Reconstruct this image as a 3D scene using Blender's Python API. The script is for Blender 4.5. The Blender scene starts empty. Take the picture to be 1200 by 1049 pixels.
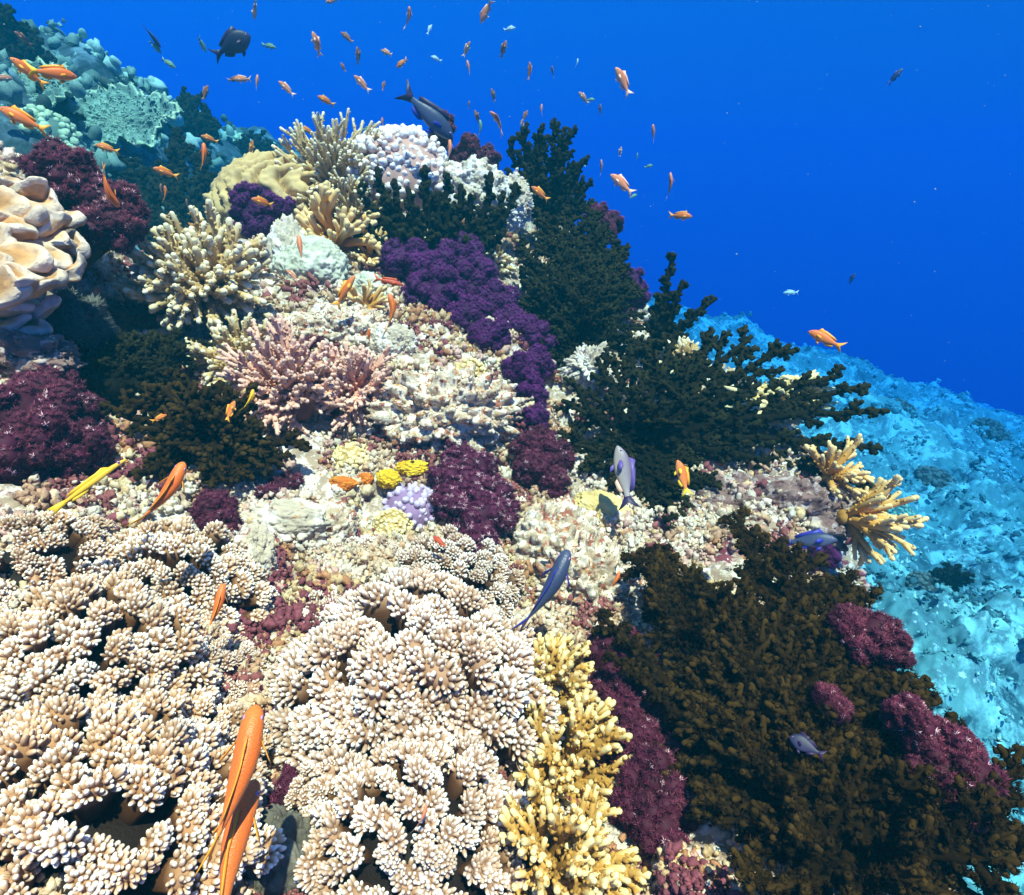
import bpy, math
import numpy as np

# ------------------------------------------------------------------ camera, world, sun, exposure
SC = bpy.context.scene
COL = SC.collection
F, CX, CY, PITCH = 715.0, 600.0, 524.5, math.radians(25)
cam_data = bpy.data.cameras.new("camera")
cam = bpy.data.objects.new("camera", cam_data)
COL.objects.link(cam)
cam_data.sensor_width = 36.0
cam_data.lens = 36.0 * F / 1200.0
cam_data.clip_start, cam_data.clip_end = 0.02, 500.0
cam.rotation_euler = (math.pi / 2 - PITCH, 0, 0)
SC.camera = cam

SUN_DIR = np.array([0.14, -0.30, 0.94]); SUN_DIR /= np.linalg.norm(SUN_DIR)
SUN_ELEV = math.asin(SUN_DIR[2])
SUN_ROT = math.atan2(SUN_DIR[0], SUN_DIR[1])

w = bpy.data.worlds.new("World"); SC.world = w; w.use_nodes = True
nt = w.node_tree; nt.nodes.clear()
wo = nt.nodes.new("ShaderNodeOutputWorld")
sky = nt.nodes.new("ShaderNodeTexSky"); sky.sky_type = 'NISHITA'; sky.sun_disc = False
sky.sun_elevation = SUN_ELEV; sky.sun_rotation = SUN_ROT
bg_sky = nt.nodes.new("ShaderNodeBackground"); bg_sky.inputs[1].default_value = 0.05
nt.links.new(sky.outputs[0], bg_sky.inputs[0])
tc = nt.nodes.new("ShaderNodeTexCoord")
sep = nt.nodes.new("ShaderNodeSeparateXYZ"); nt.links.new(tc.outputs["Generated"], sep.inputs[0])
# open water around the reef: brighter towards the shallow side (-x) and upward, deeper blue downward
dot = nt.nodes.new("ShaderNodeVectorMath"); dot.operation = 'DOT_PRODUCT'
dot.inputs[1].default_value = (-0.62, -0.25, 0.62)
nt.links.new(tc.outputs["Generated"], dot.inputs[0])
mr = nt.nodes.new("ShaderNodeMapRange"); mr.inputs[1].default_value = -0.85; mr.inputs[2].default_value = 0.55
nt.links.new(dot.outputs["Value"], mr.inputs[0])
rp = nt.nodes.new("ShaderNodeValToRGB")
rp.color_ramp.elements[0].color = (0.0, 0.041, 0.170, 1)
rp.color_ramp.elements[1].color = (0.0, 0.076, 0.28, 1)
nt.links.new(mr.outputs[0], rp.inputs[0])
bg_wat = nt.nodes.new("ShaderNodeBackground"); bg_wat.inputs[1].default_value = 1.0
nt.links.new(rp.outputs[0], bg_wat.inputs[0])
mz = nt.nodes.new("ShaderNodeMapRange"); mz.inputs[1].default_value = 0.45; mz.inputs[2].default_value = 0.8
nt.links.new(sep.outputs[2], mz.inputs[0])
mx = nt.nodes.new("ShaderNodeMixShader")
nt.links.new(mz.outputs[0], mx.inputs[0]); nt.links.new(bg_wat.outputs[0], mx.inputs[1]); nt.links.new(bg_sky.outputs[0], mx.inputs[2])
nt.links.new(mx.outputs[0], wo.inputs[0])

sd = bpy.data.lights.new("sun", 'SUN'); sd.energy = 5.0; sd.angle = math.radians(0.5); sd.color = (1.0, 0.67, 0.38)
so = bpy.data.objects.new("sun", sd); COL.objects.link(so)
from mathutils import Vector, Matrix
so.rotation_euler = Vector(SUN_DIR).to_track_quat('Z', 'Y').to_euler()
so.location = (0, 0, 8)

SC.view_settings.view_transform = 'Standard'; SC.view_settings.look = 'None'
SC.view_settings.gamma = 1.0; SC.view_settings.use_curve_mapping = False
SC.view_settings.exposure = 1.82
SC.render.engine = 'CYCLES'
SC.cycles.max_bounces = 4; SC.cycles.diffuse_bounces = 2; SC.cycles.glossy_bounces = 1
SC.cycles.transmission_bounces = 1; SC.cycles.volume_bounces = 0; SC.cycles.caustics_reflective = False
SC.cycles.use_denoising = True

# ------------------------------------------------------------------ maths helpers
RNG = np.random.RandomState(7)
CP_, SP_ = math.cos(PITCH), math.sin(PITCH)
V_R, V_F, V_U = np.array([1., 0, 0]), np.array([0, CP_, -SP_]), np.array([0, SP_, CP_])
def nrm(v):
    v = np.asarray(v, float); return v / np.maximum(np.linalg.norm(v, axis=-1, keepdims=True), 1e-9)
def ray(px, py):
    return nrm(V_F + V_R * ((px - CX) / F) + V_U * ((CY - py) / F))
def at(px, py, d):
    return ray(px, py) * d

def _hash(ix, iy, iz, s=0):
    h = (ix.astype(np.int64) * 374761393 + iy.astype(np.int64) * 668265263 + iz.astype(np.int64) * 2147483647 + s * 974711) & 0xFFFFFFFF
    h = ((h ^ (h >> 13)) * 1274126177) & 0xFFFFFFFF
    h = ((h ^ (h >> 16)) * 2246822519) & 0xFFFFFFFF
    return ((h ^ (h >> 15)) & 0xFFFFFF) / float(0xFFFFFF)
def vnoise(p, s=0):
    i = np.floor(p).astype(np.int64); f = p - i; f = f * f * (3 - 2 * f)
    r = 0
    for dx in (0, 1):
        for dy in (0, 1):
            for dz in (0, 1):
                wgt = (f[:, 0] if dx else 1 - f[:, 0]) * (f[:, 1] if dy else 1 - f[:, 1]) * (f[:, 2] if dz else 1 - f[:, 2])
                r = r + wgt * _hash(i[:, 0] + dx, i[:, 1] + dy, i[:, 2] + dz, s)
    return r * 2 - 1
def fbm(p, o=4, s=0):
    r, a = 0, 0.5
    for k in range(o):
        r = r + a * vnoise(p * (2.03 ** k) + 17.3 * k, s + k); a *= 0.5
    return r
def worley(p, s=0):
    i = np.floor(p).astype(np.int64); best = np.full(len(p), 9.0)
    for dx in (-1, 0, 1):
        for dy in (-1, 0, 1):
            for dz in (-1, 0, 1):
                c = i + np.array([dx, dy, dz])
                q = np.stack([_hash(c[:, 0], c[:, 1], c[:, 2], s + k) for k in (1, 2, 3)], 1) + c
                best = np.minimum(best, ((q - p) ** 2).sum(1))
    return np.sqrt(best)

# ------------------------------------------------------------------ mesh builder
class MB:
    def __init__(s): s.v, s.a, s.c, s.q, s.t, s.qm, s.tm, s.n = [], [], [], [], [], [], [], 0
    def add(s, v, q=None, t=None, tip=0.5, col=None, m=0):
        v = np.asarray(v, np.float32).reshape(-1, 3); k = len(v)
        s.v.append(v); s.a.append(np.broadcast_to(np.asarray(tip, np.float32), (k,)))
        if col is not None: s.c.append(np.broadcast_to(np.asarray(col, np.float32), (k, 3)))
        else: s.c.append(np.zeros((k, 3), np.float32))
        if q is not None and len(q):
            q = np.asarray(q, np.int64).reshape(-1, 4); s.q.append(q + s.n); s.qm.append(np.full(len(q), m, np.int32))
        if t is not None and len(t):
            t = np.asarray(t, np.int64).reshape(-1, 3); s.t.append(t + s.n); s.tm.append(np.full(len(t), m, np.int32))
        s.n += k
        return s
    def mesh(s, name, mats, smooth=True, origin=None, color=False):
        v = np.concatenate(s.v)
        if origin is not None: v = v - np.asarray(origin, np.float32)
        q = np.concatenate(s.q) if s.q else np.zeros((0, 4), np.int64)
        t = np.concatenate(s.t) if s.t else np.zeros((0, 3), np.int64)
        me = bpy.data.meshes.new(name)
        me.vertices.add(len(v)); me.vertices.foreach_set("co", v.astype(np.float32).ravel())
        loops = np.concatenate([q.ravel(), t.ravel()]).astype(np.int32)
        me.loops.add(len(loops)); me.loops.foreach_set("vertex_index", loops)
        nq, ntt = len(q), len(t)
        me.polygons.add(nq + ntt)
        starts = np.concatenate([np.arange(nq) * 4, nq * 4 + np.arange(ntt) * 3]).astype(np.int32)
        me.polygons.foreach_set("loop_start", starts)
        mi = np.concatenate((s.qm if s.qm else []) + (s.tm if s.tm else []) + [np.zeros(0, np.int32)])
        me.polygons.foreach_set("material_index", mi.astype(np.int32))
        me.polygons.foreach_set("use_smooth", np.full(nq + ntt, smooth))
        for m in (mats if isinstance(mats, (list, tuple)) else [mats]): me.materials.append(m)
        at_ = me.attributes.new("tip", 'FLOAT', 'POINT'); at_.data.foreach_set("value", np.concatenate(s.a).astype(np.float32))
        if color:
            ca = me.attributes.new("pig", 'FLOAT_COLOR', 'POINT')
            c = np.concatenate(s.c); ca.data.foreach_set("color", np.concatenate([c, np.ones((len(c), 1), np.float32)], 1).astype(np.float32).ravel())
        me.update(calc_edges=True); me.validate()
        return me
    def obj(s, name, mats, parent=None, smooth=True, color=False, origin=None):
        if parent is not None and origin is None: origin = tuple(parent.location)
        me = s.mesh(name, mats, smooth, origin, color)
        o = bpy.data.objects.new(name, me); COL.objects.link(o)
        if parent is not None: o.parent = parent
        elif origin is not None: o.location = origin
        return o

def tag(o, label=None, cat=None, group=None, kind=None):
    if label: o["label"] = label
    if cat: o["category"] = cat
    if group: o["group"] = group
    if kind: o["kind"] = kind
    return o
def thing(name, label, cat, loc, group=None):
    o = bpy.data.objects.new(name, None); COL.objects.link(o); o.location = tuple(float(a) for a in loc)
    o.empty_display_size = 0.02
    return tag(o, label, cat, group)

# ------------------------------------------------------------------ templates
def ico(n):
    ph = (1 + 5 ** .5) / 2
    v = [(-1, ph, 0), (1, ph, 0), (-1, -ph, 0), (1, -ph, 0), (0, -1, ph), (0, 1, ph), (0, -1, -ph), (0, 1, -ph), (ph, 0, -1), (ph, 0, 1), (-ph, 0, -1), (-ph, 0, 1)]
    f = [(0, 11, 5), (0, 5, 1), (0, 1, 7), (0, 7, 10), (0, 10, 11), (1, 5, 9), (5, 11, 4), (11, 10, 2), (10, 7, 6), (7, 1, 8), (3, 9, 4), (3, 4, 2), (3, 2, 6), (3, 6, 8), (3, 8, 9), (4, 9, 5), (2, 4, 11), (6, 2, 10), (8, 6, 7), (9, 8, 1)]
    v = [tuple(x) for x in nrm(np.array(v, float))]
    for _ in range(n):
        cache, nf = {}, []
        def mid(a, b):
            k = (min(a, b), max(a, b))
            if k not in cache:
                m = nrm(np.array(v[a]) + np.array(v[b])); cache[k] = len(v); v.append(tuple(m))
            return cache[k]
        for a, b, c in f:
            ab, bc, ca = mid(a, b), mid(b, c), mid(c, a)
            nf += [(a, ab, ca), (b, bc, ab), (c, ca, bc), (ab, bc, ca)]
        f = nf
    return np.array(v), np.array(f)
ICO = [ico(k) for k in range(6)]
def lathe(rs, zs, sides):
    a = np.arange(sides) * 2 * math.pi / sides
    v = np.concatenate([np.stack([r * np.cos(a), r * np.sin(a), np.full(sides, z)], 1) for r, z in zip(rs, zs)])
    q = []
    for k in range(len(rs) - 1):
        for j in range(sides):
            q.append((k * sides + j, k * sides + (j + 1) % sides, (k + 1) * sides + (j + 1) % sides, (k + 1) * sides + j))
    return v, np.array(q)
CUP = lathe([.85, 1.0, 1.05, .8, .25], [-.3, .5, 1.15, 1.5, 1.35], 7)      # short polyp tube, rounded mouth
BUD = lathe([1.0, .95, .62, .05], [0, .75, 1.3, 1.5], 6)                    # rounded branchlet
NUB = lathe([1.0, .8, .45, .03], [0, 1.1, 2.0, 2.4], 5)                     # pointed branchlet
def tuft(n, seed, spread=.9, wid=.17):
    r = np.random.RandomState(seed); V, T = [], []
    for k in range(n):
        a = k * 2.39996 + r.rand(); z = 1 - (k + .5) / n * spread; s = math.sqrt(max(0, 1 - z * z))
        d = np.array([s * math.cos(a), s * math.sin(a), z]) * (0.75 + .5 * r.rand())
        u = nrm(np.cross(d, [0.3, 0.5, 0.8])); w_ = nrm(np.cross(d, u)); b = len(V)
        V += [u * wid, (-.5 * u + .87 * w_) * wid, (-.5 * u - .87 * w_) * wid, d]
        T += [(b, b + 1, b + 3), (b + 1, b + 2, b + 3), (b + 2, b, b + 3)]
    return np.array(V), np.array(T)
TUFT = [tuft(9, k) for k in range(3)]
def rough(tpl, seed, amp=.28):
    v, f = tpl; r = np.random.RandomState(seed); return v * (1 + amp * r.randn(len(v), 1).clip(-1.4, 1.4)) * np.array([1, .7 + .5 * r.rand(), .7 + .5 * r.rand()]), f
CHIP = [rough(ICO[1], k) for k in range(4)]
LUMP = [rough(ICO[2], k + 30, .07) for k in range(3)]
CHIP0 = [rough(ICO[0], k + 5) for k in range(4)]
FUZZ6 = [tuft(6, k + 19, .75, .16) for k in range(3)]
FUZZ = [tuft(10, k + 9, .8, .13) for k in range(3)]

def basis(ax, spin=None):
    ax = nrm(ax); ref = np.where(np.abs(ax[:, 2:3]) < .9, np.array([[0, 0, 1.]]), np.array([[1., 0, 0]]))
    u = nrm(np.cross(ref, ax)); v = np.cross(ax, u)
    if spin is not None:
        c, s = np.cos(spin)[:, None], np.sin(spin)[:, None]; u, v = u * c + v * s, v * c - u * s
    return u, v, ax
def stamp(mb, tpl, pos, ax, sc, rs=RNG, tip0=.5, tip1=None, col=None, m=0):
    """copies of a small template grown out of a surface, all into one builder"""
    V, Fc = tpl; pos = np.asarray(pos, float).reshape(-1, 3); n = len(pos)
    if n == 0: return
    ax = np.broadcast_to(np.asarray(ax, float), (n, 3)); sc = np.asarray(sc, float)
    if sc.ndim == 0: sc = np.full((n, 3), float(sc))
    elif sc.ndim == 1: sc = np.repeat(sc[:, None], 3, 1)
    u, v, a = basis(ax, rs.rand(n) * 6.283)
    P = (V[None, :, 0:1] * sc[:, None, 0:1]) * u[:, None] + (V[None, :, 1:2] * sc[:, None, 1:2]) * v[:, None] + (V[None, :, 2:3] * sc[:, None, 2:3]) * a[:, None] + pos[:, None]
    k = len(V); idx = (Fc[None] + (np.arange(n) * k)[:, None, None]).reshape(-1, Fc.shape[1])
    t0 = np.broadcast_to(np.asarray(tip0, float), (n,))[:, None]
    if tip1 is None: tp = np.repeat(t0, k, 1)
    else:
        h = (V[:, 2] - V[:, 2].min()) / max(1e-6, np.ptp(V[:, 2])); t1 = np.broadcast_to(np.asarray(tip1, float), (n,))[:, None]
        tp = t0 + (t1 - t0) * h[None]
    if col is not None: col = np.repeat(np.broadcast_to(np.asarray(col, float), (n, 3)), k, 0)
    if Fc.shape[1] == 4: mb.add(P.reshape(-1, 3), q=idx, tip=tp.ravel(), col=col, m=m)
    else: mb.add(P.reshape(-1, 3), t=idx, tip=tp.ravel(), col=col, m=m)
def tubes(mb, P, R, sides=7, tip=None, flat=None, m=0):
    """P (N,K,3) centre lines, R (N,K) radii; the end is rounded off"""
    P = np.asarray(P, float); R = np.asarray(R, float); N, K = R.shape
    T = np.gradient(P, axis=1); T = nrm(T)
    e = T[:, -1]
    P = np.concatenate([P, (P[:, -1] + e * R[:, -1:] * .55)[:, None], (P[:, -1] + e * R[:, -1:] * .9)[:, None]], 1)
    R = np.concatenate([R, R[:, -1:] * .8, R[:, -1:] * .12], 1); T = np.concatenate([T, T[:, -1:], T[:, -1:]], 1)
    tip = np.full((N, K), .5) if tip is None else np.asarray(tip, float)
    tip = np.concatenate([tip, tip[:, -1:], tip[:, -1:]], 1); K += 2
    main = nrm(P[:, -1] - P[:, 0]); ref = np.where(np.abs(main[:, 0:1]) < .7, np.array([[1., 0, 0]]), np.array([[0, 1., 0]]))
    u = nrm(np.cross(np.broadcast_to(ref[:, None], T.shape), T)); v = np.cross(T, u)
    a = np.arange(sides) * 2 * math.pi / sides
    fl = 1.0 if flat is None else flat
    V = P[:, :, None] + R[:, :, None, None] * (u[:, :, None] * np.cos(a)[None, None, :, None] + fl * v[:, :, None] * np.sin(a)[None, None, :, None])
    k, j = np.meshgrid(np.arange(K - 1), np.arange(sides), indexing='ij'); j2 = (j + 1) % sides
    q = np.stack([k * sides + j, k * sides + j2, (k + 1) * sides + j2, (k + 1) * sides + j], -1).reshape(-1, 4)
    idx = (q[None] + (np.arange(N) * K * sides)[:, None, None]).reshape(-1, 4)
    mb.add(V.reshape(-1, 3), q=idx, tip=np.repeat(tip.ravel(), sides), m=m)
def fib(n, rs=None, half=False, jit=.35):
    k = np.arange(n) + .5; z = (1 - k / n) if half else 1 - 2 * k / n
    a = k * 2.39996; s = np.sqrt(np.maximum(0, 1 - z * z)); d = np.stack([s * np.cos(a), s * np.sin(a), z], 1)
    if rs is not None: d = nrm(d + rs.randn(n, 3) * jit * math.sqrt((2 if half else 4) * math.pi / n) * .5)
    return d
def orient(d, up):
    u, v, a = basis(nrm(np.asarray(up, float))[None]); return d[:, 0:1] * u + d[:, 1:2] * v + d[:, 2:3] * a

# ------------------------------------------------------------------ materials
def principled(name, rough=.6, spec=.25):
    m = bpy.data.materials.new(name); m.use_nodes = True
    b = m.node_tree.nodes["Principled BSDF"]; b.inputs["Roughness"].default_value = rough
    b.inputs["Specular IOR Level"].default_value = spec
    return m, m.node_tree, b
def add_bump(t, b, scale, strength, dist=.004, detail=4, rough=.6, vor=False):
    tcn = t.nodes.new("ShaderNodeTexCoord")
    n = t.nodes.new("ShaderNodeTexVoronoi" if vor else "ShaderNodeTexNoise"); n.inputs["Scale"].default_value = scale
    if not vor: n.inputs["Detail"].default_value = detail; n.inputs["Roughness"].default_value = rough
    t.links.new(tcn.outputs["Object"], n.inputs["Vector"])
    bp = t.nodes.new("ShaderNodeBump"); bp.inputs["Strength"].default_value = strength; bp.inputs["Distance"].default_value = dist
    t.links.new(n.outputs[0], bp.inputs["Height"]); t.links.new(bp.outputs[0], b.inputs["Normal"])
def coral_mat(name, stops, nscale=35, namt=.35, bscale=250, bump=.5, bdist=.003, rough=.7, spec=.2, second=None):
    """colour runs from the colony's old base to its growing tips (attribute tip), mottled by noise"""
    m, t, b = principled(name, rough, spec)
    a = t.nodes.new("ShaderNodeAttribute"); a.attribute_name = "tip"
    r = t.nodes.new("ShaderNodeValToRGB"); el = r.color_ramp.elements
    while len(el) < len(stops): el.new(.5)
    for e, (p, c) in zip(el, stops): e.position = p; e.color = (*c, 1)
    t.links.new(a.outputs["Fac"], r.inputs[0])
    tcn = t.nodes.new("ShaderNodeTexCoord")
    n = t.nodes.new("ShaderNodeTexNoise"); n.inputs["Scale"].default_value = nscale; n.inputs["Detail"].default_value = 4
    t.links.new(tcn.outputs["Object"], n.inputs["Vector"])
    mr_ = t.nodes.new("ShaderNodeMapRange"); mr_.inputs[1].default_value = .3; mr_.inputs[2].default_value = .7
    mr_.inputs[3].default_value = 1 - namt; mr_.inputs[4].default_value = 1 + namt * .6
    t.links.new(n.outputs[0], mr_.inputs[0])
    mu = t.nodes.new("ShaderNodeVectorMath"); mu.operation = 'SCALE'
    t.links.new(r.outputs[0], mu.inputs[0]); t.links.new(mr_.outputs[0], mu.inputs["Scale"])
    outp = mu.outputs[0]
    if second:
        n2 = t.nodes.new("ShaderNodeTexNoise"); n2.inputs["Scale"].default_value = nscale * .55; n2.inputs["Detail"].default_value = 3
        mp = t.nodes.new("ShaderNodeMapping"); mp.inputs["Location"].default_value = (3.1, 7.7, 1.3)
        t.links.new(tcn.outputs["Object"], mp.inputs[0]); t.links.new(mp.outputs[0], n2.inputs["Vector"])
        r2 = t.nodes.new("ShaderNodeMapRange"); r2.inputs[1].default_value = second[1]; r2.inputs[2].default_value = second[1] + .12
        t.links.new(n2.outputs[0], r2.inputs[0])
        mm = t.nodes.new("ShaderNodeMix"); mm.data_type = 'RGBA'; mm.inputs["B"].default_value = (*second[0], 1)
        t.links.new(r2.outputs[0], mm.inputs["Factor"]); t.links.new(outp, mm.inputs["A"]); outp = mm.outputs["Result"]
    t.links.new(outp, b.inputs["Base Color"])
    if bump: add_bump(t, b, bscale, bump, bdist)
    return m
def rock_mat(name, cols, scale=9, bump=.8):
    """patchwork of encrusting growths: several noise masks one over the other"""
    m, t, b = principled(name, .9, .05)
    tcn = t.nodes.new("ShaderNodeTexCoord"); prev = None
    for k, (c, sc, th, soft) in enumerate(cols):
        if prev is None:
            n = t.nodes.new("ShaderNodeTexNoise"); n.inputs["Scale"].default_value = sc; n.inputs["Detail"].default_value = 6
            t.links.new(tcn.outputs["Object"], n.inputs["Vector"])
            mm = t.nodes.new("ShaderNodeMix"); mm.data_type = 'RGBA'; mm.inputs["A"].default_value = (*c, 1); mm.inputs["B"].default_value = (*[x * .45 for x in c], 1)
            t.links.new(n.outputs[0], mm.inputs["Factor"]); prev = mm.outputs["Result"]; continue
        mp = t.nodes.new("ShaderNodeMapping"); mp.inputs["Location"].default_value = (k * 3.7, k * 1.9, k * 5.3)
        t.links.new(tcn.outputs["Object"], mp.inputs[0])
        n = t.nodes.new("ShaderNodeTexNoise"); n.inputs["Scale"].default_value = sc; n.inputs["Detail"].default_value = 7; n.inputs["Roughness"].default_value = .65
        n.inputs["Distortion"].default_value = .4
        t.links.new(mp.outputs[0], n.inputs["Vector"])
        r_ = t.nodes.new("ShaderNodeMapRange"); r_.inputs[1].default_value = th; r_.inputs[2].default_value = th + soft
        t.links.new(n.outputs[0], r_.inputs[0])
        mm = t.nodes.new("ShaderNodeMix"); mm.data_type = 'RGBA'; mm.inputs["B"].default_value = (*c, 1)
        t.links.new(r_.outputs[0], mm.inputs["Factor"]); t.links.new(prev, mm.inputs["A"]); prev = mm.outputs["Result"]
    t.links.new(prev, b.inputs["Base Color"])
    add_bump(t, b, 130, bump, .006, 8, .7)
    return m
def pig_mat(name, rough=.7):
    m, t, b = principled(name, rough, .2)
    a = t.nodes.new("ShaderNodeAttribute"); a.attribute_name = "pig"
    tcn = t.nodes.new("ShaderNodeTexCoord"); n = t.nodes.new("ShaderNodeTexNoise"); n.inputs["Scale"].default_value = 140; n.inputs["Detail"].default_value = 4
    t.links.new(tcn.outputs["Object"], n.inputs["Vector"])
    mr_ = t.nodes.new("ShaderNodeMapRange"); mr_.inputs[1].default_value = .3; mr_.inputs[2].default_value = .7; mr_.inputs[3].default_value = .6; mr_.inputs[4].default_value = 1.15
    t.links.new(n.outputs[0], mr_.inputs[0])
    mu = t.nodes.new("ShaderNodeVectorMath"); mu.operation = 'SCALE'; t.links.new(a.outputs["Color"], mu.inputs[0]); t.links.new(mr_.outputs[0], mu.inputs["Scale"])
    t.links.new(mu.outputs[0], b.inputs["Base Color"]); add_bump(t, b, 300, .6, .003)
    return m

# ------------------------------------------------------------------ reef slope: heights through surveyed points
CP = [(0,1049,.76),(150,1049,.76),(300,1049,.78),(450,1049,.8),(600,1049,.82),(750,1049,.84),(850,1049,.86),(960,1049,.95),
 (0,930,.84),(150,930,.86),(300,930,.9),(450,930,.9),(650,930,.94),(800,930,.97),(950,930,1.08),
 (0,800,.98),(150,800,1.0),(300,800,1.06),(450,800,1.04),(600,800,1.08),(750,800,1.12),(900,800,1.22),(960,800,1.28),
 (0,700,1.1),(150,700,1.12),(300,700,1.2),(450,700,1.2),(600,700,1.26),(750,700,1.3),(900,700,1.4),
 (0,620,1.25),(150,620,1.3),(300,620,1.36),(450,620,1.4),(600,620,1.42),(750,620,1.48),(900,620,1.55),
 (0,530,1.42),(150,530,1.55),(300,530,1.58),(450,530,1.58),(600,530,1.62),(750,530,1.78),(900,530,1.85),
 (0,440,1.65),(100,440,1.86),(200,440,1.95),(300,440,1.8),(420,440,1.75),(520,440,1.75),(620,440,1.85),(750,450,2.1),(860,450,2.1),
 (0,360,1.85),(100,360,2.05),(220,360,2.15),(320,370,2.1),(420,370,2.0),(520,360,2.15),(620,360,2.3),(700,360,2.5),
 (0,270,2.0),(80,260,2.15),(150,300,2.25),(300,300,2.35),(400,300,2.4),(500,290,2.45),(600,290,2.6),(680,300,2.75),
 (320,245,2.75),(400,230,2.75),(480,225,2.8),(560,240,2.85),(640,240,2.95),
 (420,200,3.0),(480,190,3.0),(560,210,3.05)]
PTS = [at(*c) for c in CP]
edge = [(560,212,3.05),(640,240,3.0),(700,300,2.85),(745,360,2.65),(820,430,2.35),(900,480,2.1),(965,560,1.85),(950,640,1.62),(985,720,1.44),(1010,800,1.34),(1030,900,1.2),(1060,1000,1.08),(1080,1100,.98)]
for k, e in enumerate(edge):
    p = at(*e); PTS.append(p)
    o = nrm(np.array([1.0, .25 - .5 * (k / 11.) + (.9 if k < 3 else 0), 0]))
    PTS.append(p + o * .22 + np.array([0, 0, -.42])); PTS.append(p + o * .6 + np.array([0, 0, -1.3])); PTS.append(p + o * 1.1 + np.array([0, 0, -2.3]))
PTS += [np.array(a) for a in [(-.15,3.45,-.55),(-.6,3.4,-.6),(-.15,3.9,-1.6),(-.8,4.0,-1.7),(-.15,4.6,-2.8),(-1.15,2.75,-.6),(-1.35,3.2,-1.3),(-1.2,2.45,-.62),(-1.5,2.6,-1.0),
   (-1.75,2.3,-.75),(-2.0,2.9,-1.6),(-2.0,2.0,-.2),(-1.9,1.3,-.08),(-1.6,.8,-.3),(-1.3,.3,-.5),(-.8,0,-.65),(0,0,-.95),(.35,0,-1.05),(-2.6,2.6,-1.2),(-2.6,1.6,-.3),(-2.4,.4,-.4),(.9,.1,-1.9),(.8,-.2,-1.9),(1.3,.8,-2.4),(1.5,.4,-2.4),(-1.2,-.6,-.8),(0,-.6,-1.2),(1,-.6,-2.2)]]
PTS = np.array(PTS)
def rbf_fit(P, eps=.12):
    d = np.sqrt(((P[:, None, :2] - P[None, :, :2]) ** 2).sum(-1) + eps * eps); n = len(P)
    A = np.zeros((n + 3, n + 3)); A[:n, :n] = d + np.eye(n) * 0.004; A[:n, n] = 1; A[:n, n + 1:] = P[:, :2]; A[n, :n] = 1; A[n + 1:, :n] = P[:, :2].T
    return np.linalg.solve(A, np.concatenate([P[:, 2], [0, 0, 0]]))
_W = rbf_fit(PTS)
def height(x, y, P=PTS, W=_W, eps=.12):
    x = np.asarray(x, float).ravel(); y = np.asarray(y, float).ravel(); out = np.empty(len(x))
    for a in range(0, len(x), 40000):
        xs, ys = x[a:a + 40000], y[a:a + 40000]
        d = np.sqrt((xs[:, None] - P[None, :, 0]) ** 2 + (ys[:, None] - P[None, :, 1]) ** 2 + eps * eps)
        out[a:a + 40000] = d @ W[:-3] + W[-3] + W[-2] * xs + W[-1] * ys
    return out
def normal_at(x, y, e=.05):
    h = height([x - e, x + e, x, x], [y, y, y - e, y + e])
    return nrm(np.array([-(h[1] - h[0]) / (2 * e), -(h[3] - h[2]) / (2 * e), 1.0]))
_TS = np.exp(np.linspace(math.log(.3), math.log(5.5), 420))
def spot(px, py):
    """where the line of sight through a point of the photograph meets the reef: point, normal, distance"""
    r = ray(px, py); p = r[None] * _TS[:, None]; h = height(p[:, 0], p[:, 1]) - p[:, 2]
    k = np.where(h > 0)[0]
    if len(k) == 0:
        k = int(np.argmin(np.abs(h) / _TS)); d = _TS[k]
    else:
        k = k[0]; d = _TS[k] if k == 0 else _TS[k - 1] + (_TS[k] - _TS[k - 1]) * (-h[k - 1]) / (h[k] - h[k - 1])
    q = r * d
    return q, normal_at(q[0], q[1]), d

# ------------------------------------------------------------------ surface colours
M = {}
M['reef'] = rock_mat("encrusted_rock", [((.56,.38,.28), 20, 0, 0), ((.76,.62,.52), 26, .48, .08), ((.24,.06,.08), 13, .575, .05), ((.62,.48,.58), 24, .60, .05),
    ((.52,.17,.05), 34, .645, .04), ((.30,.24,.08), 17, .63, .06), ((.82,.77,.73), 48, .58, .05), ((.10,.05,.06), 40, .665, .04)])
M['sea'] = rock_mat("pale_rubble", [((.24,.44,.42), 1.6, 0, 0), ((.09,.17,.19), 1.0, .49, .10), ((.40,.64,.60), 2.6, .50, .07), ((.05,.10,.12), 3.1, .555, .05), ((.16,.27,.28), 9, .53, .06), ((.72,.76,.74), 17, .60, .05)], bump=.6)  # cyan cast of the water is put into the rubble colours
M['far'] = rock_mat("far_rock", [((.11,.15,.18), 4, 0, 0), ((.24,.32,.36), 3, .52, .10), ((.03,.045,.05), 2.2, .48, .08), ((.36,.50,.48), 7, .60, .06)], bump=.6)  # lowered red paints the bluish water haze into the rock colour
M['cauli'] = coral_mat("knobbly_cream", [(0, (.010,.004,.003)), (.25, (.10,.040,.018)), (.5, (.36,.19,.11)), (.82, (.56,.36,.27)), (1, (.88,.81,.80))], 18, .2, 300, .4, .002)  # near-black lowest stops paint the shade in the clefts between branches
M['cauli2'] = coral_mat("knobbly_tan", [(0, (.010,.004,.002)), (.25, (.10,.038,.014)), (.5, (.40,.20,.10)), (.82, (.58,.36,.24)), (1, (.88,.79,.74))], 18, .25, 300, .4, .002)  # lowest stops are painted cleft shade, as in the cream version
M['acro_y'] = coral_mat("golden_branch", [(0, (.10,.045,.012)), (.45, (.36,.18,.04)), (.82, (.54,.28,.065)), (1, (.87,.66,.33))], 25, .3, 300, .4, .002)
M['stag'] = coral_mat("staghorn_cream", [(0, (.14,.07,.03)), (.5, (.48,.29,.12)), (.86, (.58,.38,.18)), (1, (.84,.71,.50))], 25, .25, 260, .5, .002)
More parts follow.
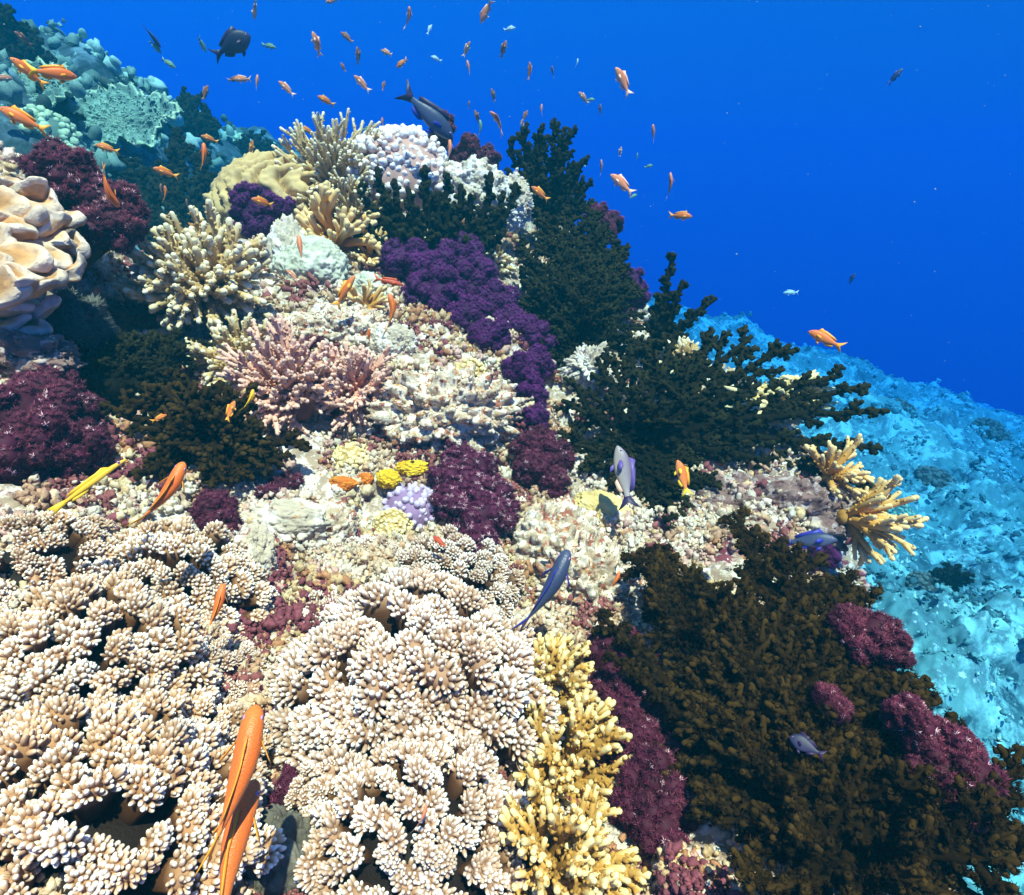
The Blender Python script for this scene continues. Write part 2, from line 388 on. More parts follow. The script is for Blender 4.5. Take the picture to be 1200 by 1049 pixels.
M['pink'] = coral_mat("salmon_branch", [(0, (.40,.13,.08)), (.5, (.66,.29,.20)), (1, (.80,.48,.38))], 25, .25, 260, .5, .002)
M['fire'] = coral_mat("mustard_branch", [(0, (.36,.16,.03)), (.6, (.62,.28,.055)), (1, (.86,.58,.28))], 20, .25, 260, .3, .002)
M['lilacw'] = coral_mat("pale_lilac_knob", [(0, (.45,.22,.18)), (.5, (.70,.48,.44)), (1, (.88,.77,.75))], 20, .2, 260, .4, .002)
M['lilac'] = coral_mat("lilac_knob", [(0, (.28,.14,.28)), (.5, (.48,.32,.52)), (1, (.66,.52,.70))], 30, .2, 500, .8, .002)
M['brain'] = coral_mat("tan_ridge", [(0, (.20,.13,.06)), (.45, (.44,.26,.10)), (1, (.62,.40,.18))], 12, .2, 300, .3, .002)
M['leaf'] = coral_mat("peach_leather", [(0, (.34,.14,.05)), (.45, (.58,.29,.12)), (.8, (.70,.46,.31)), (1, (.80,.60,.47))], 26, .35, 420, .9, .003, .75)
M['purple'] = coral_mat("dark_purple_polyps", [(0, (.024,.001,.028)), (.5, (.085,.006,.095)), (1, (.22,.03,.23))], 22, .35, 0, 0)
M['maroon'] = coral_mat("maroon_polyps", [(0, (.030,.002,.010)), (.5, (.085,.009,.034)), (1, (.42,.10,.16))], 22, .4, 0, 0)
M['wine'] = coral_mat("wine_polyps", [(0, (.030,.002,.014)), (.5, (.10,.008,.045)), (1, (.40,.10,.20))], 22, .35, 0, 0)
M['spic'] = coral_mat("white_spicule", [(0, (.35,.10,.16)), (1, (.80,.52,.60))], 22, .2, 0, 0)
M['tree'] = coral_mat("black_green_cups", [(0, (.004,.003,.0015)), (.5, (.010,.008,.003)), (1, (.030,.025,.008))], 16, .4, 200, .5, .003, .8, .06)
M['treeb'] = coral_mat("brown_cups", [(0, (.006,.004,.0015)), (.5, (.015,.008,.002)), (1, (.055,.030,.007))], 14, .55, 200, .5, .003, .85, .05)
M['yel'] = coral_mat("yellow_sponge", [(0, (.55,.26,.01)), (.5, (.74,.42,.02)), (1, (.80,.52,.05))], 30, .25, 260, .6, .002)
M['orange'] = coral_mat("orange_sponge", [(0, (.45,.08,.01)), (.5, (.66,.17,.02)), (1, (.76,.26,.03))], 30, .3, 260, .6, .002)
M['pyel'] = coral_mat("pale_yellow", [(0, (.45,.26,.08)), (.5, (.70,.48,.19)), (1, (.85,.68,.36))], 25, .25, 200, .7, .003)
M['whiter'] = rock_mat("white_crust", [((.80,.62,.48), 14, 0, 0), ((.88,.78,.71), 12, .49, .08), ((.36,.15,.12), 30, .60, .05), ((.66,.50,.62), 22, .60, .06), ((.60,.24,.08), 45, .66, .04), ((.28,.20,.10), 26, .66, .05)], bump=.9)
M['speck'] = rock_mat("speckled_crust", [((.74,.52,.36), 30, 0, 0), ((.87,.72,.58), 40, .47, .06), ((.42,.14,.09), 52, .55, .04), ((.62,.24,.05), 38, .61, .04), ((.20,.07,.07), 44, .62, .04), ((.62,.48,.54), 30, .62, .05)], bump=1.)
M['greenw'] = coral_mat("grey_green_rock", [(0, (.32,.27,.18)), (.5, (.58,.53,.42)), (1, (.72,.68,.56))], 18, .25, 120, .8, .004, .75, .15, ((.42,.36,.22), .62))
M['arm'] = rock_mat("rose_brown_crust", [((.34,.19,.17), 24, 0, 0), ((.52,.38,.36), 30, .52, .07), ((.72,.56,.38), 26, .60, .05), ((.16,.06,.06), 40, .58, .05), ((.80,.72,.66), 48, .64, .04)], bump=1.)
M['grey'] = coral_mat("dull_grey_brown", [(0, (.05,.04,.03)), (.5, (.12,.10,.08)), (1, (.22,.19,.15))], 20, .35, 160, .7, .003)
M['pig'] = pig_mat("mixed_crusts")
M['ftab'] = coral_mat("pale_table", [(0, (.10,.14,.11)), (.5, (.26,.36,.28)), (1, (.60,.64,.38))], 5, .25, 60, .5, .01)  # blue-green water tint painted in; the yellow rim is its own
M['tentacle'] = coral_mat("grey_fuzz", [(0, (.04,.04,.035)), (1, (.20,.19,.17))], 20, .3, 0, 0)

# ------------------------------------------------------------------ the setting: reef slope, sea floor, far reef, haze
def log_polar(r0, r1, nr, a0, a1, na):
    r = np.exp(np.linspace(math.log(r0), math.log(r1), nr)); a = np.radians(np.linspace(a0, a1, na))
    R, A = np.meshgrid(r, a, indexing='ij'); x, y = (R * np.sin(A)).ravel(), (R * np.cos(A)).ravel()
    i, j = np.meshgrid(np.arange(nr - 1), np.arange(na - 1), indexing='ij'); k = i * na + j
    q = np.stack([k, k + na, k + na + 1, k + 1], -1).reshape(-1, 4)[:, ::-1]
    return x, y, q
def grid_normals(p, nr, na):
    g = p.reshape(nr, na, 3); return nrm(np.cross(np.gradient(g, axis=1), np.gradient(g, axis=0))).reshape(-1, 3)
NR, NA = 860, 1080
x, y, q = log_polar(.16, 5.4, NR, -82, 88, NA)
z = height(x, y); p = np.stack([x, y, z], 1); n = grid_normals(p, NR, NA)
n = np.where(n[:, 2:3] < 0, -n, n)
lump = .5 - worley(p * 9 + .6 * np.stack([fbm(p * 5, 2, 3), fbm(p * 5, 2, 5), fbm(p * 5, 2, 7)], 1), 3)
lump2 = .5 - worley(p * 26, 11); lump3 = .5 - worley(p * 75, 21); lump4 = .5 - worley(p * 170, 25)
def crust(p, lump, lump2, lump3):
    return .060 * fbm(p * 4.2, 4, 2) + .050 * lump + .022 * lump2 + .007 * lump3 + .018 * fbm(p * 22, 3, 9)
p = p + n * (crust(p, lump, lump2, lump3) + .0035 * lump4)[:, None]
mb = MB(); mb.add(p, q=q); o = mb.obj("reef_slope", M['reef']); tag(o, kind='structure')

def sea_h(x, y):
    r = np.sqrt(x * x + y * y); return -2.0 - .2 * x - np.maximum(0, r - 11.5) ** 1.5 * .09 - np.maximum(0, x - 8) * .1
x, y, q = log_polar(1.2, 40, 620, -100, 110, 1300)
P0 = np.stack([x, y, np.zeros_like(x)], 1)
def sea_z(x, y):
    P0 = np.stack([x, y, np.zeros_like(x)], 1); return sea_h(x, y) + .40 * fbm(P0 * .7, 4, 31) + .16 * (.5 - worley(P0 * 1.3 + .8 * fbm(P0 * 2, 3, 3)[:, None], 33)) + .20 * fbm(P0 * 3.2, 4, 35) + .09 * (.4 - np.abs(fbm(P0 * 5 + 3, 3, 37))) + .05 * (.5 - worley(P0 * 11 + fbm(P0 * 9, 2, 5)[:, None], 38)) + .05 * fbm(P0 * 24, 3, 39)
z = sea_z(x, y)
mb = MB(); mb.add(np.stack([x, y, z], 1), q=q); o = mb.obj("seabed", M['sea']); tag(o, kind='structure')

FP = [(0,30,6.2),(40,75,6),(70,115,5.6),(0,115,5),(120,125,5.6),(190,145,6.2),(235,140,6.8),(275,172,7.4),(335,190,8),(0,185,4.2),(60,190,4.4),(130,190,4.9),(200,200,5.6),(262,215,6.4),(310,225,6.6),(100,240,3.9),(180,255,4.6),(250,265,5.2),(180,310,3.8),(240,310,4.4)]
FPTS = np.array([at(*c) for c in FP] + [np.array(a) for a in [(-.5,5.5,-2.5),(-1,8,-2.2),(0,4,-2.8),(-2.2,9.5,-1.8),(-4,9,-.8),(-7,8,.2),(-7,4,.3),(-4.2,2.2,-.1),(-3,1.8,-.6),(-1.2,3.8,-2.2),(-5,7,.3),(-3.4,8.6,-.9),(-1,5.4,-2.4),(-1.6,6.8,-1.7),(1.5,6,-3.2),(0,10,-3)]])
_FW = rbf_fit(FPTS, .3)
def far_h(x, y): return height(x, y, FPTS, _FW, .3)
gx, gy = np.meshgrid(np.linspace(-8, 1.2, 330), np.linspace(1.6, 10.5, 330), indexing='ij'); x, y = gx.ravel(), gy.ravel()
def far_z(x, y):
    P0 = np.stack([x, y, far_h(x, y)], 1); return P0[:, 2] + .34 * fbm(P0 * 1.1, 4, 41) + .24 * (.5 - worley(P0 * 2.1, 43)) + .11 * (.5 - worley(P0 * 6, 45)) + .05 * fbm(P0 * 9, 3, 47)
P0 = np.stack([x, y, far_z(x, y)], 1)
i, j = np.meshgrid(np.arange(329), np.arange(329), indexing='ij'); k = i * 330 + j
q = np.stack([k, k + 330, k + 331, k + 1], -1).reshape(-1, 4)
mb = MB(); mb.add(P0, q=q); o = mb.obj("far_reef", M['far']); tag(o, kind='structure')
def far_spot(px, py):
    r = ray(px, py); ts = np.linspace(2.0, 12, 500); p = r * ts[:, None]; k = np.where(far_h(p[:, 0], p[:, 1]) > p[:, 2])[0]
    return r * (ts[k[0]] if len(k) else ts[int(np.argmin(np.abs(far_h(p[:, 0], p[:, 1]) - p[:, 2])))])

HAZE_D, HAZE_C, HAZE_A = .28, (.003, .058, .092), (0.0, .40, .97)
hm = bpy.data.materials.new("water_haze"); hm.use_nodes = True; t = hm.node_tree; t.nodes.clear()
ho = t.nodes.new("ShaderNodeOutputMaterial"); pv = t.nodes.new("ShaderNodeVolumePrincipled")
pv.inputs["Density"].default_value = HAZE_D; pv.inputs["Color"].default_value = (*HAZE_C, 1); pv.inputs["Absorption Color"].default_value = (*HAZE_A, 1); pv.inputs["Anisotropy"].default_value = 0.0
t.links.new(pv.outputs[0], ho.inputs["Volume"])
hb = np.array([[a, b, c] for a in (-48., 48.) for b in (-30., 48.) for c in (-45., 1.9)])
mb = MB(); mb.add(hb, q=[(0, 1, 3, 2), (4, 6, 7, 5), (0, 4, 5, 1), (2, 3, 7, 6), (0, 2, 6, 4), (1, 5, 7, 3)]); o = mb.obj("haze", hm, smooth=False); tag(o, kind='stuff')

# ------------------------------------------------------------------ builders of living things
UPV = np.array([0., -.25, 1.]); UPV /= np.linalg.norm(UPV)
def cauliflower(label, px, py, rpx, mat, seed, n=90, flat=.75, beads=53, bead=.0172, clump=(.136, .08), lift=.1, up=None, d=None, cat='coral', group=None, lobes=None):
    """low dome of short stubby branches, every branch end a cluster of little knobs"""
    rs = np.random.RandomState(seed); c, nn, dd = spot(px, py)
    if d: c = at(px, py, d); dd = d
    R = rpx * dd / F; up = nrm(nn * .5 + UPV) if up is None else nrm(np.array(up, float))
    root = thing("cauliflower_coral", label, cat, c - up * R * .3, group)
    c = c - up * R * flat * (1 - lift) * .55
    base = MB(); v, f = ICO[3]; bv = orient(v * np.array([.80, .80, .76 * flat]), up) * R
    bv = bv * (1 + .12 * fbm(bv / R * 4 + seed, 3)[:, None]) + c; base.add(bv, t=f, tip=0.0); base.obj("base", mat, root)  # core coloured near-black so the gaps between branches look shaded
    br = MB(); D = fib(n, rs, True, .5); D = D[D[:, 2] > .05]
    ax = orient(D, up)
    sq = orient(D * np.array([1, 1, flat]), up)
    irr = 1 + .16 * fbm(D * 2.2 + seed, 2)
    for k in range(len(D)):
        a = ax[k]; hgt = R * irr[k] * (.88 + .20 * rs.rand()); tipp = c + sq[k] * hgt
        uu, vv, _ = basis(a[None]); th = (.9 * seed + 2.2 * fbm(D[k:k + 1] * 2.2 + seed, 1)[0] + .5 * rs.randn()); e1 = uu[0] * math.cos(th) + vv[0] * math.sin(th); e2 = np.cross(a, e1)
        A, B = R * clump[0] * (.65 + .55 * rs.rand()), R * clump[1] * (.72 + .35 * rs.rand()); H = R * .12
        # stem: an elliptical post up to the head
        m = 9; an = np.arange(m) * 2 * math.pi / m; rings = []
        for s, h in ((.35, -.50), (.62, -.26), (.88, -.08), (.80, .02), (.35, .075), (.02, .085)):
            rings.append(tipp + a * (h * R) + (np.cos(an)[:, None] * e1 * A + np.sin(an)[:, None] * e2 * B) * s)
        V = np.concatenate(rings); qq = [(i_ * m + j_, i_ * m + (j_ + 1) % m, (i_ + 1) * m + (j_ + 1) % m, (i_ + 1) * m + j_) for i_ in range(5) for j_ in range(m)]
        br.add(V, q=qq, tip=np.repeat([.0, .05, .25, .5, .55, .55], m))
        nb = int(beads * (.7 + .5 * rs.rand())); bd = fib(nb, rs, True, .5)
        bd[:, 2] = np.maximum(bd[:, 2] * 1.25 - .25, -.25)
        pos = tipp + bd[:, 0:1] * e1 * A * 1.02 + bd[:, 1:2] * e2 * B * 1.05 + bd[:, 2:3] * a * H * .75
        dirs = nrm(bd[:, 0:1] * e1 * 1.0 + bd[:, 1:2] * e2 * 1.2 + (bd[:, 2:3] + .75) * a + .12 * rs.randn(nb, 3))
        sc = R * bead * (.75 + .5 * rs.rand(nb))
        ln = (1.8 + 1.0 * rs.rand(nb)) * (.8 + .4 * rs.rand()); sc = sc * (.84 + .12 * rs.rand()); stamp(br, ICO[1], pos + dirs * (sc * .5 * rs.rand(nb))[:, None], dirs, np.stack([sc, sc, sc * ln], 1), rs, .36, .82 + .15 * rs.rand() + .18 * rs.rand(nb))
    br.obj("branches", mat, root); return root

def branchlets(br, P, R, spacing, tpl, rs, ts=(.8, .8, .9), lean=.7, t0=.4, t1=.95, start=.1):
    """short side knobs along every centre line"""
    pos, ax, sc, ti = [], [], [], []
    for k in range(len(P)):
        L = np.linalg.norm(np.diff(P[k], axis=0), axis=1); s = np.concatenate([[0], np.cumsum(L)])
        sp = spacing * R[k].mean(); m = max(2, int(s[-1] * (1 - start) / sp)); u = s[-1] * (start + (1 - start) * (np.arange(m) + rs.rand(m) * .5) / m)
        pp = np.stack([np.interp(u, s, P[k][:, c]) for c in range(3)], 1); rr = np.interp(u, s, R[k])
        tg = nrm(np.stack([np.interp(u, s, np.gradient(P[k][:, c])) for c in range(3)], 1))
        U, V, _ = basis(tg); an = np.arange(m) * 2.39996 + rs.rand(m) * .8
        rad = U * np.cos(an)[:, None] + V * np.sin(an)[:, None]
        pos.append(pp + rad * rr[:, None] * .6); ax.append(nrm(rad + tg * lean)); sc.append(rr[:, None] * np.array(ts)[None] * (.75 + .5 * rs.rand(m))[:, None]); ti.append(u / max(s[-1], 1e-6))
    ti = np.concatenate(ti)
    stamp(br, tpl, np.concatenate(pos), np.concatenate(ax), np.concatenate(sc), rs, t0 * .6 + .3 * ti, t0 + (t1 - t0) * (.25 + .75 * ti ** 1.3))

def curve(p0, d0, L, bend, rs, K=6, wob=.12):
    t = np.linspace(0, 1, K)[:, None]; p1 = p0 + d0 * L
    return p0 + d0 * L * t + np.asarray(bend) * L * t * t + rs.randn(3) * wob * L * t * (1 - t)

def acropora(name, label, px, py, rpx, mat, seed, n=26, thick=.06, kids=4, klen=.45, spacing=1.1, tpl=BUD, spread=1.0, up=None, flat=1., nub=(.5, .5, .7), d=None, lift=0, cat='coral', zmin=.1, sub=0, group=None, jit=.4, bs=1.):
    """colony of branches raying out of one base, branchlets along each"""
    rs = np.random.RandomState(seed); c, nn, dd = spot(px, py)
    if d: c = at(px, py, d); dd = d
    R = rpx * dd / F; up = nrm(nn * .5 + UPV) if up is None else nrm(np.array(up, float))
    c = c + up * R * lift
    root = thing(name, label, cat, c - up * R * .1, group)
    base = MB(); v, f = ICO[3]; bv = orient(v * np.array([.42, .42, .28]), up) * R * bs; base.add(bv * (1 + .3 * fbm(bv / R * 5 + seed, 3)[:, None]) + c - up * R * .12, t=f, tip=.05); base.obj("base", mat, root)
    D = fib(n, rs, True, .8); D[:, 2] = zmin + (1 - zmin) * D[:, 2]; D = nrm(D * np.array([spread, spread, 1])); ax = orient(D, up)
    P, RR, TP = [], [], []
    for a in ax:
        L = R * (.8 + .4 * rs.rand()) * (1 if flat == 1 else (flat + (1 - flat) * (1 - abs(a @ up))))
        p = curve(c - a * R * .02, a, L, up * .12, rs); r0 = R * thick * (.85 + .3 * rs.rand())
        P.append(p); RR.append(r0 * np.linspace(1.25, .72, 6)); TP.append(np.linspace(.1, .95, 6))
        for kk in range(kids):
            s = .3 + .6 * (kk + rs.rand()) / kids; b0 = p[0] + (p[-1] - p[0]) * s; j = int(s * 5); b0 = p[j] + (p[j + 1] - p[j]) * (s * 5 - j)
            dr = nrm(a + nrm(np.cross(a, rs.randn(3))) * (.7 + jit * rs.rand()) + up * .1); l2 = L * klen * (1.15 - s * .75) * (.7 + .5 * rs.rand())
            p2 = curve(b0, dr, l2, a * .25, rs); P.append(p2); RR.append(r0 * np.linspace(.85, .62, 6)); TP.append(np.linspace(.3 + .4 * s, 1, 6))
            for k3 in range(sub):
                s3 = .35 + .5 * rs.rand(); j = int(s3 * 5); b3 = p2[j]; d3 = nrm(dr + nrm(np.cross(dr, rs.randn(3))) * .8)
                P.append(curve(b3, d3, l2 * .5, dr * .2, rs)); RR.append(r0 * np.linspace(.75, .55, 6)); TP.append(np.linspace(.6, 1, 6))
    br = MB(); P, RR, TP = np.array(P), np.array(RR), np.array(TP); tubes(br, P, RR, 8, TP)
    if spacing: branchlets(br, P, RR, spacing, tpl, rs, nub, t0=.28, t1=.98)
    br.obj("branches", mat, root); return root

def soft(label, lobes, mat, seed, name="soft_coral", grain=3.2, sublobe=14, spic=0, lift=.35, push=0., tpl=TUFT, group=None, cat='soft coral'):
    """soft coral: a short stalk and cloud-like lobes closely set with polyps; lobes are (px, py, radius px[, distance])"""
    rs = np.random.RandomState(seed); info = []
    for L in lobes:
        c, nn, dd = spot(L[0], L[1])
        if len(L) > 3: c = at(L[0], L[1], L[3]); dd = L[3]
        r = L[2] * dd / F; info.append((c + nrm(nn + UPV) * r * lift - ray(L[0], L[1]) * push, r, dd, nn))
    b0 = np.mean([i[0] for i in info], 0); n0 = nrm(np.mean([i[3] for i in info], 0)); r0 = np.mean([i[1] for i in info]); bp = b0 - n0 * r0 * 1.1
    if len(lobes[0]) > 3:
        mx_, my_ = np.mean([L[0] for L in lobes]), np.mean([L[1] for L in lobes]); g_ = min((spot(mx_ + u_, my_ + v_)[0] for u_, v_ in ((0, 0), (-40, 40), (-80, 60), (0, 60))), key=lambda q_: np.linalg.norm(q_ - b0)); g_ = g_ - np.array([0, 0, .02])
        if .03 < np.linalg.norm(g_ - b0) < .7: bp = g_
    root = thing(name, label, cat, bp, group)
    st = MB(); tubes(st, np.array([[bp - n0 * r0 * .4 + (i[0] - bp) * s for s in (0, .2, .4, .6, .8)] for i in info]), np.array([[i[1] * .5, i[1] * .4, i[1] * .36, i[1] * .36, i[1] * .4] for i in info]), 9, .15 * np.ones((len(info), 5))); st.obj("stalk", mat, root)
    for c, r, dd, nn in info:
        mb = MB(); ns = int(sublobe * 1.5); D = fib(ns, rs, False, .7); rr = r * (.25 + .14 * rs.rand(ns)); cc = c + D * (r * (.70 + .10 * rs.randn(ns)))[:, None]
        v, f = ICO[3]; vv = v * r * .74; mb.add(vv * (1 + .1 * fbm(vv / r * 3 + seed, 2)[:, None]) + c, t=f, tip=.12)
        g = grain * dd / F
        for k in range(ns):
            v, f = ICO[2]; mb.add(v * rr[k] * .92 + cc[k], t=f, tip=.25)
            m = int(5.2 * (rr[k] / g) ** 2); m = min(max(m, 30), 420); dn = fib(m, rs, False, .8)
            pos = cc[k] + dn * rr[k] * .93; out = pos - c; keep = (np.linalg.norm(out, axis=1) > r * .66) & ((nrm(out) * dn).sum(1) > -.1)
            pos, dn = pos[keep], dn[keep]; m = len(pos)
            if m == 0: continue
            h = np.clip((nrm(pos - c) @ nrm(nn + UPV)) * .5 + .5, 0, 1)
            stamp(mb, tpl[k % 3], pos, dn, g * (.95 + .6 * rs.rand(m)), rs, .12 + .1 * rs.rand(m), .6 + .5 * rs.rand(m))
            if spic:
                s_ = rs.rand(m) < spic
                if s_.any(): stamp(mb, TUFT[(k + 1) % 3], pos[s_], dn[s_], g * .95 * (.8 + .5 * rs.rand(s_.sum())), rs, .5, 1., m=1)
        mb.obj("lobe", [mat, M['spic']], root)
    return root

def tree_coral(label, base, limbs, mat, seed, bpx=4.5, blen=46, step=1.5, fan=None, sub=3, jit=.35, cup=(.85, .85, 1.0), sp=1.15, fuzz=0, sides=7, r0=1.7, group=None, end=.25, start=.18, droop=0., name="black_tree_coral", cat='coral', upb=.0, arch=0.):
    """tree coral: stout trunk, limbs, alternate side branches, all set with short cup-shaped polyps"""
    rs = np.random.RandomState(seed)
    B = np.asarray(at(*base)); root = thing(name, label, cat, B, group)
    vd = nrm(B); tr = MB(); firsts = []
    for T in limbs:
        E = np.asarray(at(T[0], T[1], T[2])); L = np.linalg.norm(E - B); dm = np.linalg.norm((E + B) / 2); rb = bpx * dm / F; bl = blen * dm / F * (T[3] if len(T) > 3 else 1)
        K = 12; t = np.linspace(0, 1, K)[:, None]; side = nrm(np.cross(E - B, vd)); up = np.array([0, 0, 1.])
        ctl = (B + E) / 2 * (1 - arch) + arch * np.array([E[0], E[1], B[2] + .12 * (E[2] - B[2])])
        main = B * (1 - t) ** 2 + 2 * ctl * t * (1 - t) + E * t * t + (up * (.10 - droop) + side * .06 * rs.randn()) * L * t * (1 - t) + rs.randn(K, 3) * rb * .5 * np.sin(t * 3.14)
        firsts.append(main[:4]); P, RR, TP = [], [], []
        P.append(main); RR.append(rb * np.linspace(r0, .85, K)); TP.append(np.linspace(.1, .7, K))
        n = max(4, int(L / (rb * step * 2))); fanv = nrm(np.cross(E - B, vd)) if fan is None else nrm(np.asarray(fan, float))
        s = np.concatenate([[0], np.cumsum(np.linalg.norm(np.diff(main, axis=0), axis=1))]); s /= s[-1]
        for k in range(n):
            u = start + (1 - start) * (k + rs.rand() * .6) / n; p0 = np.array([np.interp(u, s, main[:, c]) for c in range(3)])
            j = min(K - 2, int(u * (K - 1))); tg = nrm(main[j + 1] - main[j]); sg = 1 if k % 2 else -1
            dr = nrm(tg * (.75 + .35 * rs.rand()) + fanv * sg * (.75 + .3 * rs.rand()) + rs.randn(3) * jit + up * upb); l = bl * (1 - (1 - end) * max(0, u - .15) / .85) * (.65 + .6 * rs.rand())
            p = curve(p0, dr, l, tg * .3, rs, K); P.append(p); RR.append(rb * np.linspace(.95, .72, K)); TP.append(np.linspace(.3, .85, K))
            for m in range(sub):
                s2 = .3 + .6 * (m + rs.rand()) / sub; q0 = p[int(s2 * (K - 1))]; sg2 = 1 if (m + k) % 2 else -1; f2 = nrm(np.cross(dr, np.cross(fanv, tg) + rs.randn(3) * .4)); 
                d2 = nrm(dr * .8 + f2 * sg2 * .8 + rs.randn(3) * jit * .8 + up * upb); l2 = l * (.28 + .3 * rs.rand()) * (1.15 - .5 * s2)
                P.append(curve(q0, d2, l2, dr * .25, rs, K)); RR.append(rb * np.linspace(.85, .7, K)); TP.append(np.linspace(.4, .9, K))
        P, RR, TP = np.array(P), np.array(RR), np.array(TP); br = MB(); tubes(br, P[:, ::1], RR, sides, TP)
        branchlets(br, P, RR, sp, CUP, rs, cup, .45, .3, .95, .05)
        if fuzz:
            fp, fa = [], []
            for k in range(len(P)):
                m = max(2, int(fuzz * np.linalg.norm(np.diff(P[k], axis=0), axis=1).sum() / (RR[k].mean() * 1.3))); idx = rs.randint(0, K, m); tgk = nrm(np.gradient(P[k], axis=0))[idx]
                rad = nrm(np.cross(tgk, rs.randn(m, 3))); fp.append(P[k][idx] + rad * RR[k][idx, None] * 1.5 + rs.randn(m, 3) * rb * .3); fa.append(nrm(rad + tgk * .4))
            fp, fa = np.concatenate(fp), np.concatenate(fa)
            for g in range(3): stamp(br, FUZZ6[g], fp[g::3], fa[g::3], rb * (.75 + .6 * rs.rand(len(fp[g::3]))), rs, .25, .8 + .3 * rs.rand(len(fp[g::3])))
        br.obj("branch", mat, root)
    tubes(tr, np.array(firsts), np.full((len(firsts), 4), 1.) * bpx * np.linalg.norm(B) / F * np.linspace(2.4, 1.5, 4)[None], 9, .1 * np.ones((len(firsts), 4)))
    rb = bpx * np.linalg.norm(B) / F; v, f = ICO[2]; G = spot(base[0], base[1])[0] if base[2] < 3.2 else far_spot(base[0], base[1])
    if .03 < np.linalg.norm(G - B) < .9: tubes(tr, np.array([[G + (B - G) * s_ + np.array([0, 0, -.06]) * (1 - s_) for s_ in (0, .35, .7, 1)]]), np.array([[4.2, 3.2, 2.8, 2.6]]) * rb, 10, .1 * np.ones((1, 4)))
    tr.add(v * rb * 3.6 * (1 + .2 * fbm(v * 2 + seed, 2)[:, None]) + B, t=f, tip=.1); tr.obj("trunk", mat, root)
    return root

def boulder(name, label, px, py, rx, ry, mat, seed, d=None, amp=.3, fr=3.2, depth=.8, lift=0., push=0., cat='rock', worl=.25, knob=0, tilt=0, meander=0, ksz=.6):
    """weathered lump grown over with crusts; rx, ry half sizes in px"""
    rs = np.random.RandomState(seed); c, nn, dd = spot(px, py)
    if d: c = at(px, py, d); dd = d
    a, b = rx * dd / F, ry * dd / F; v, f = ICO[5]
    ca, sa = math.cos(tilt), math.sin(tilt); e1 = V_R * ca + V_U * sa; e2 = V_U * ca - V_R * sa
    dsp = 1 + amp * fbm(v * fr * .5 + seed, 4, seed) + worl * (.5 - worley(v * fr + seed, seed)) + .10 * (.5 - worley(v * fr * 3.1 + seed, seed + 1)) + .06 * fbm(v * 9 + seed, 3)
    if meander:
        ph = v * 3.8 + .9 * np.stack([fbm(v * 1.9 + k * 9, 2, k) for k in (1, 2, 3)], 1); dsp = dsp + meander * np.clip(1.6 * np.abs(np.sin(ph[:, 0] * 3.1 + 1.7 * np.sin(ph[:, 1] * 1.6) + 1.3 * ph[:, 2])) - .2, 0, 1)
    vv = v * dsp[:, None]; pos = vv[:, 0:1] * e1 * a + vv[:, 1:2] * e2 * b + vv[:, 2:3] * (-V_F) * (min(a, b) * depth)
    cc = c + nn * lift * b - ray(px, py) * push
    mb = MB(); mb.add(pos + cc, t=f, tip=np.clip(.5 + (dsp - 1) * 1.6, 0, 1))
    if knob:
        m = knob; ii = rs.choice(len(v), m); nr_ = nrm(v[ii, 0:1] * e1 / a + v[ii, 1:2] * e2 / b - v[ii, 2:3] * V_F / (min(a, b) * depth)); s_ = ksz * b * (.05 + .10 * rs.rand(m)); [stamp(mb, CHIP[j] if j else ICO[1], (pos + cc)[ii][j::4], nrm(nr_[j::4] + .4 * rs.randn(len(nr_[j::4]), 3)), np.stack([s_, s_, s_ * 1.35], 1)[j::4], rs, .5, 1.) for j in range(4)]
    o = mb.obj(name, mat, origin=tuple(cc)); return tag(o, label, cat)

def knob_coral(label, px, py, rpx, mat, seed, n=120, knob=.09, flat=.7, d=None, tall=1.5, lift=.1, name="knob_coral", sub=2, cat='coral', up=None):
    """mound of rounded finger tips"""
    rs = np.random.RandomState(seed); c, nn, dd = spot(px, py)
    if d: c = at(px, py, d); dd = d
    R = rpx * dd / F; up = nrm(nn * .5 + UPV) if up is None else nrm(np.array(up, float)); cc = c - up * R * flat * .4 * (1 - lift)
    mb = MB(); v, f = ICO[3]; mb.add(orient(v * np.array([.9, .9, flat * .9]), up) * R + cc, t=f, tip=.1)
    D = fib(n, rs, True, .7); irr = 1 + .2 * fbm(D * 2 + seed, 2); pos = orient(D * np.array([1, 1, flat]), up) * R * irr[:, None] * .92 + cc; ax = nrm(orient(D, up) + up * .3)
    s = R * knob * (.6 + .7 * rs.rand(n)); [stamp(mb, LUMP[j], pos[j::3], nrm(ax[j::3] + .25 * rs.randn(len(pos[j::3]), 3)), np.stack([s, s, s * tall], 1)[j::3], rs, .25, 1.) for j in range(3)]
    o = mb.obj(name, mat, origin=tuple(c)); return tag(o, label, cat)

# ------------------------------------------------------------------ corals, front to back
DOME = np.array([0, -.35, 1.])
cauliflower("big dome of knobbly cream coral with dark clefts beside the golden branching coral", 474, 862, 154, M['cauli'], 1, n=181, flat=1.0, beads=81, clump=(.16,.085), up=(0, -.62, .8), lift=.25)
cauliflower("knobbly cream coral at the bottom edge under the big knobbly dome", 470, 1030, 112, M['cauli'], 14, n=129, flat=.8, beads=54, bead=.021, clump=(0.143, 0.073), up=(0, -.6, .8))
cauliflower("smaller knobbly cream colony joined to the upper edge of the big knobbly dome", 520, 700, 82, M['cauli'], 2, n=99, flat=.8, beads=67, up=(0, -.5, .85))
GL = "field of knobbly tan coral on the near left slope"
cauliflower("knobbly tan coral filling the bottom left corner", 60, 985, 150, M['cauli2'], 3, n=193, flat=.7, beads=54, bead=0.0166, clump=(0.116, 0.061), group=GL)
cauliflower("knobbly tan coral half way down the left edge, in front of the maroon soft coral", 62, 805, 128, M['cauli2'], 4, n=176, flat=.7, beads=54, bead=0.0172, clump=(0.116, 0.065), group=GL)
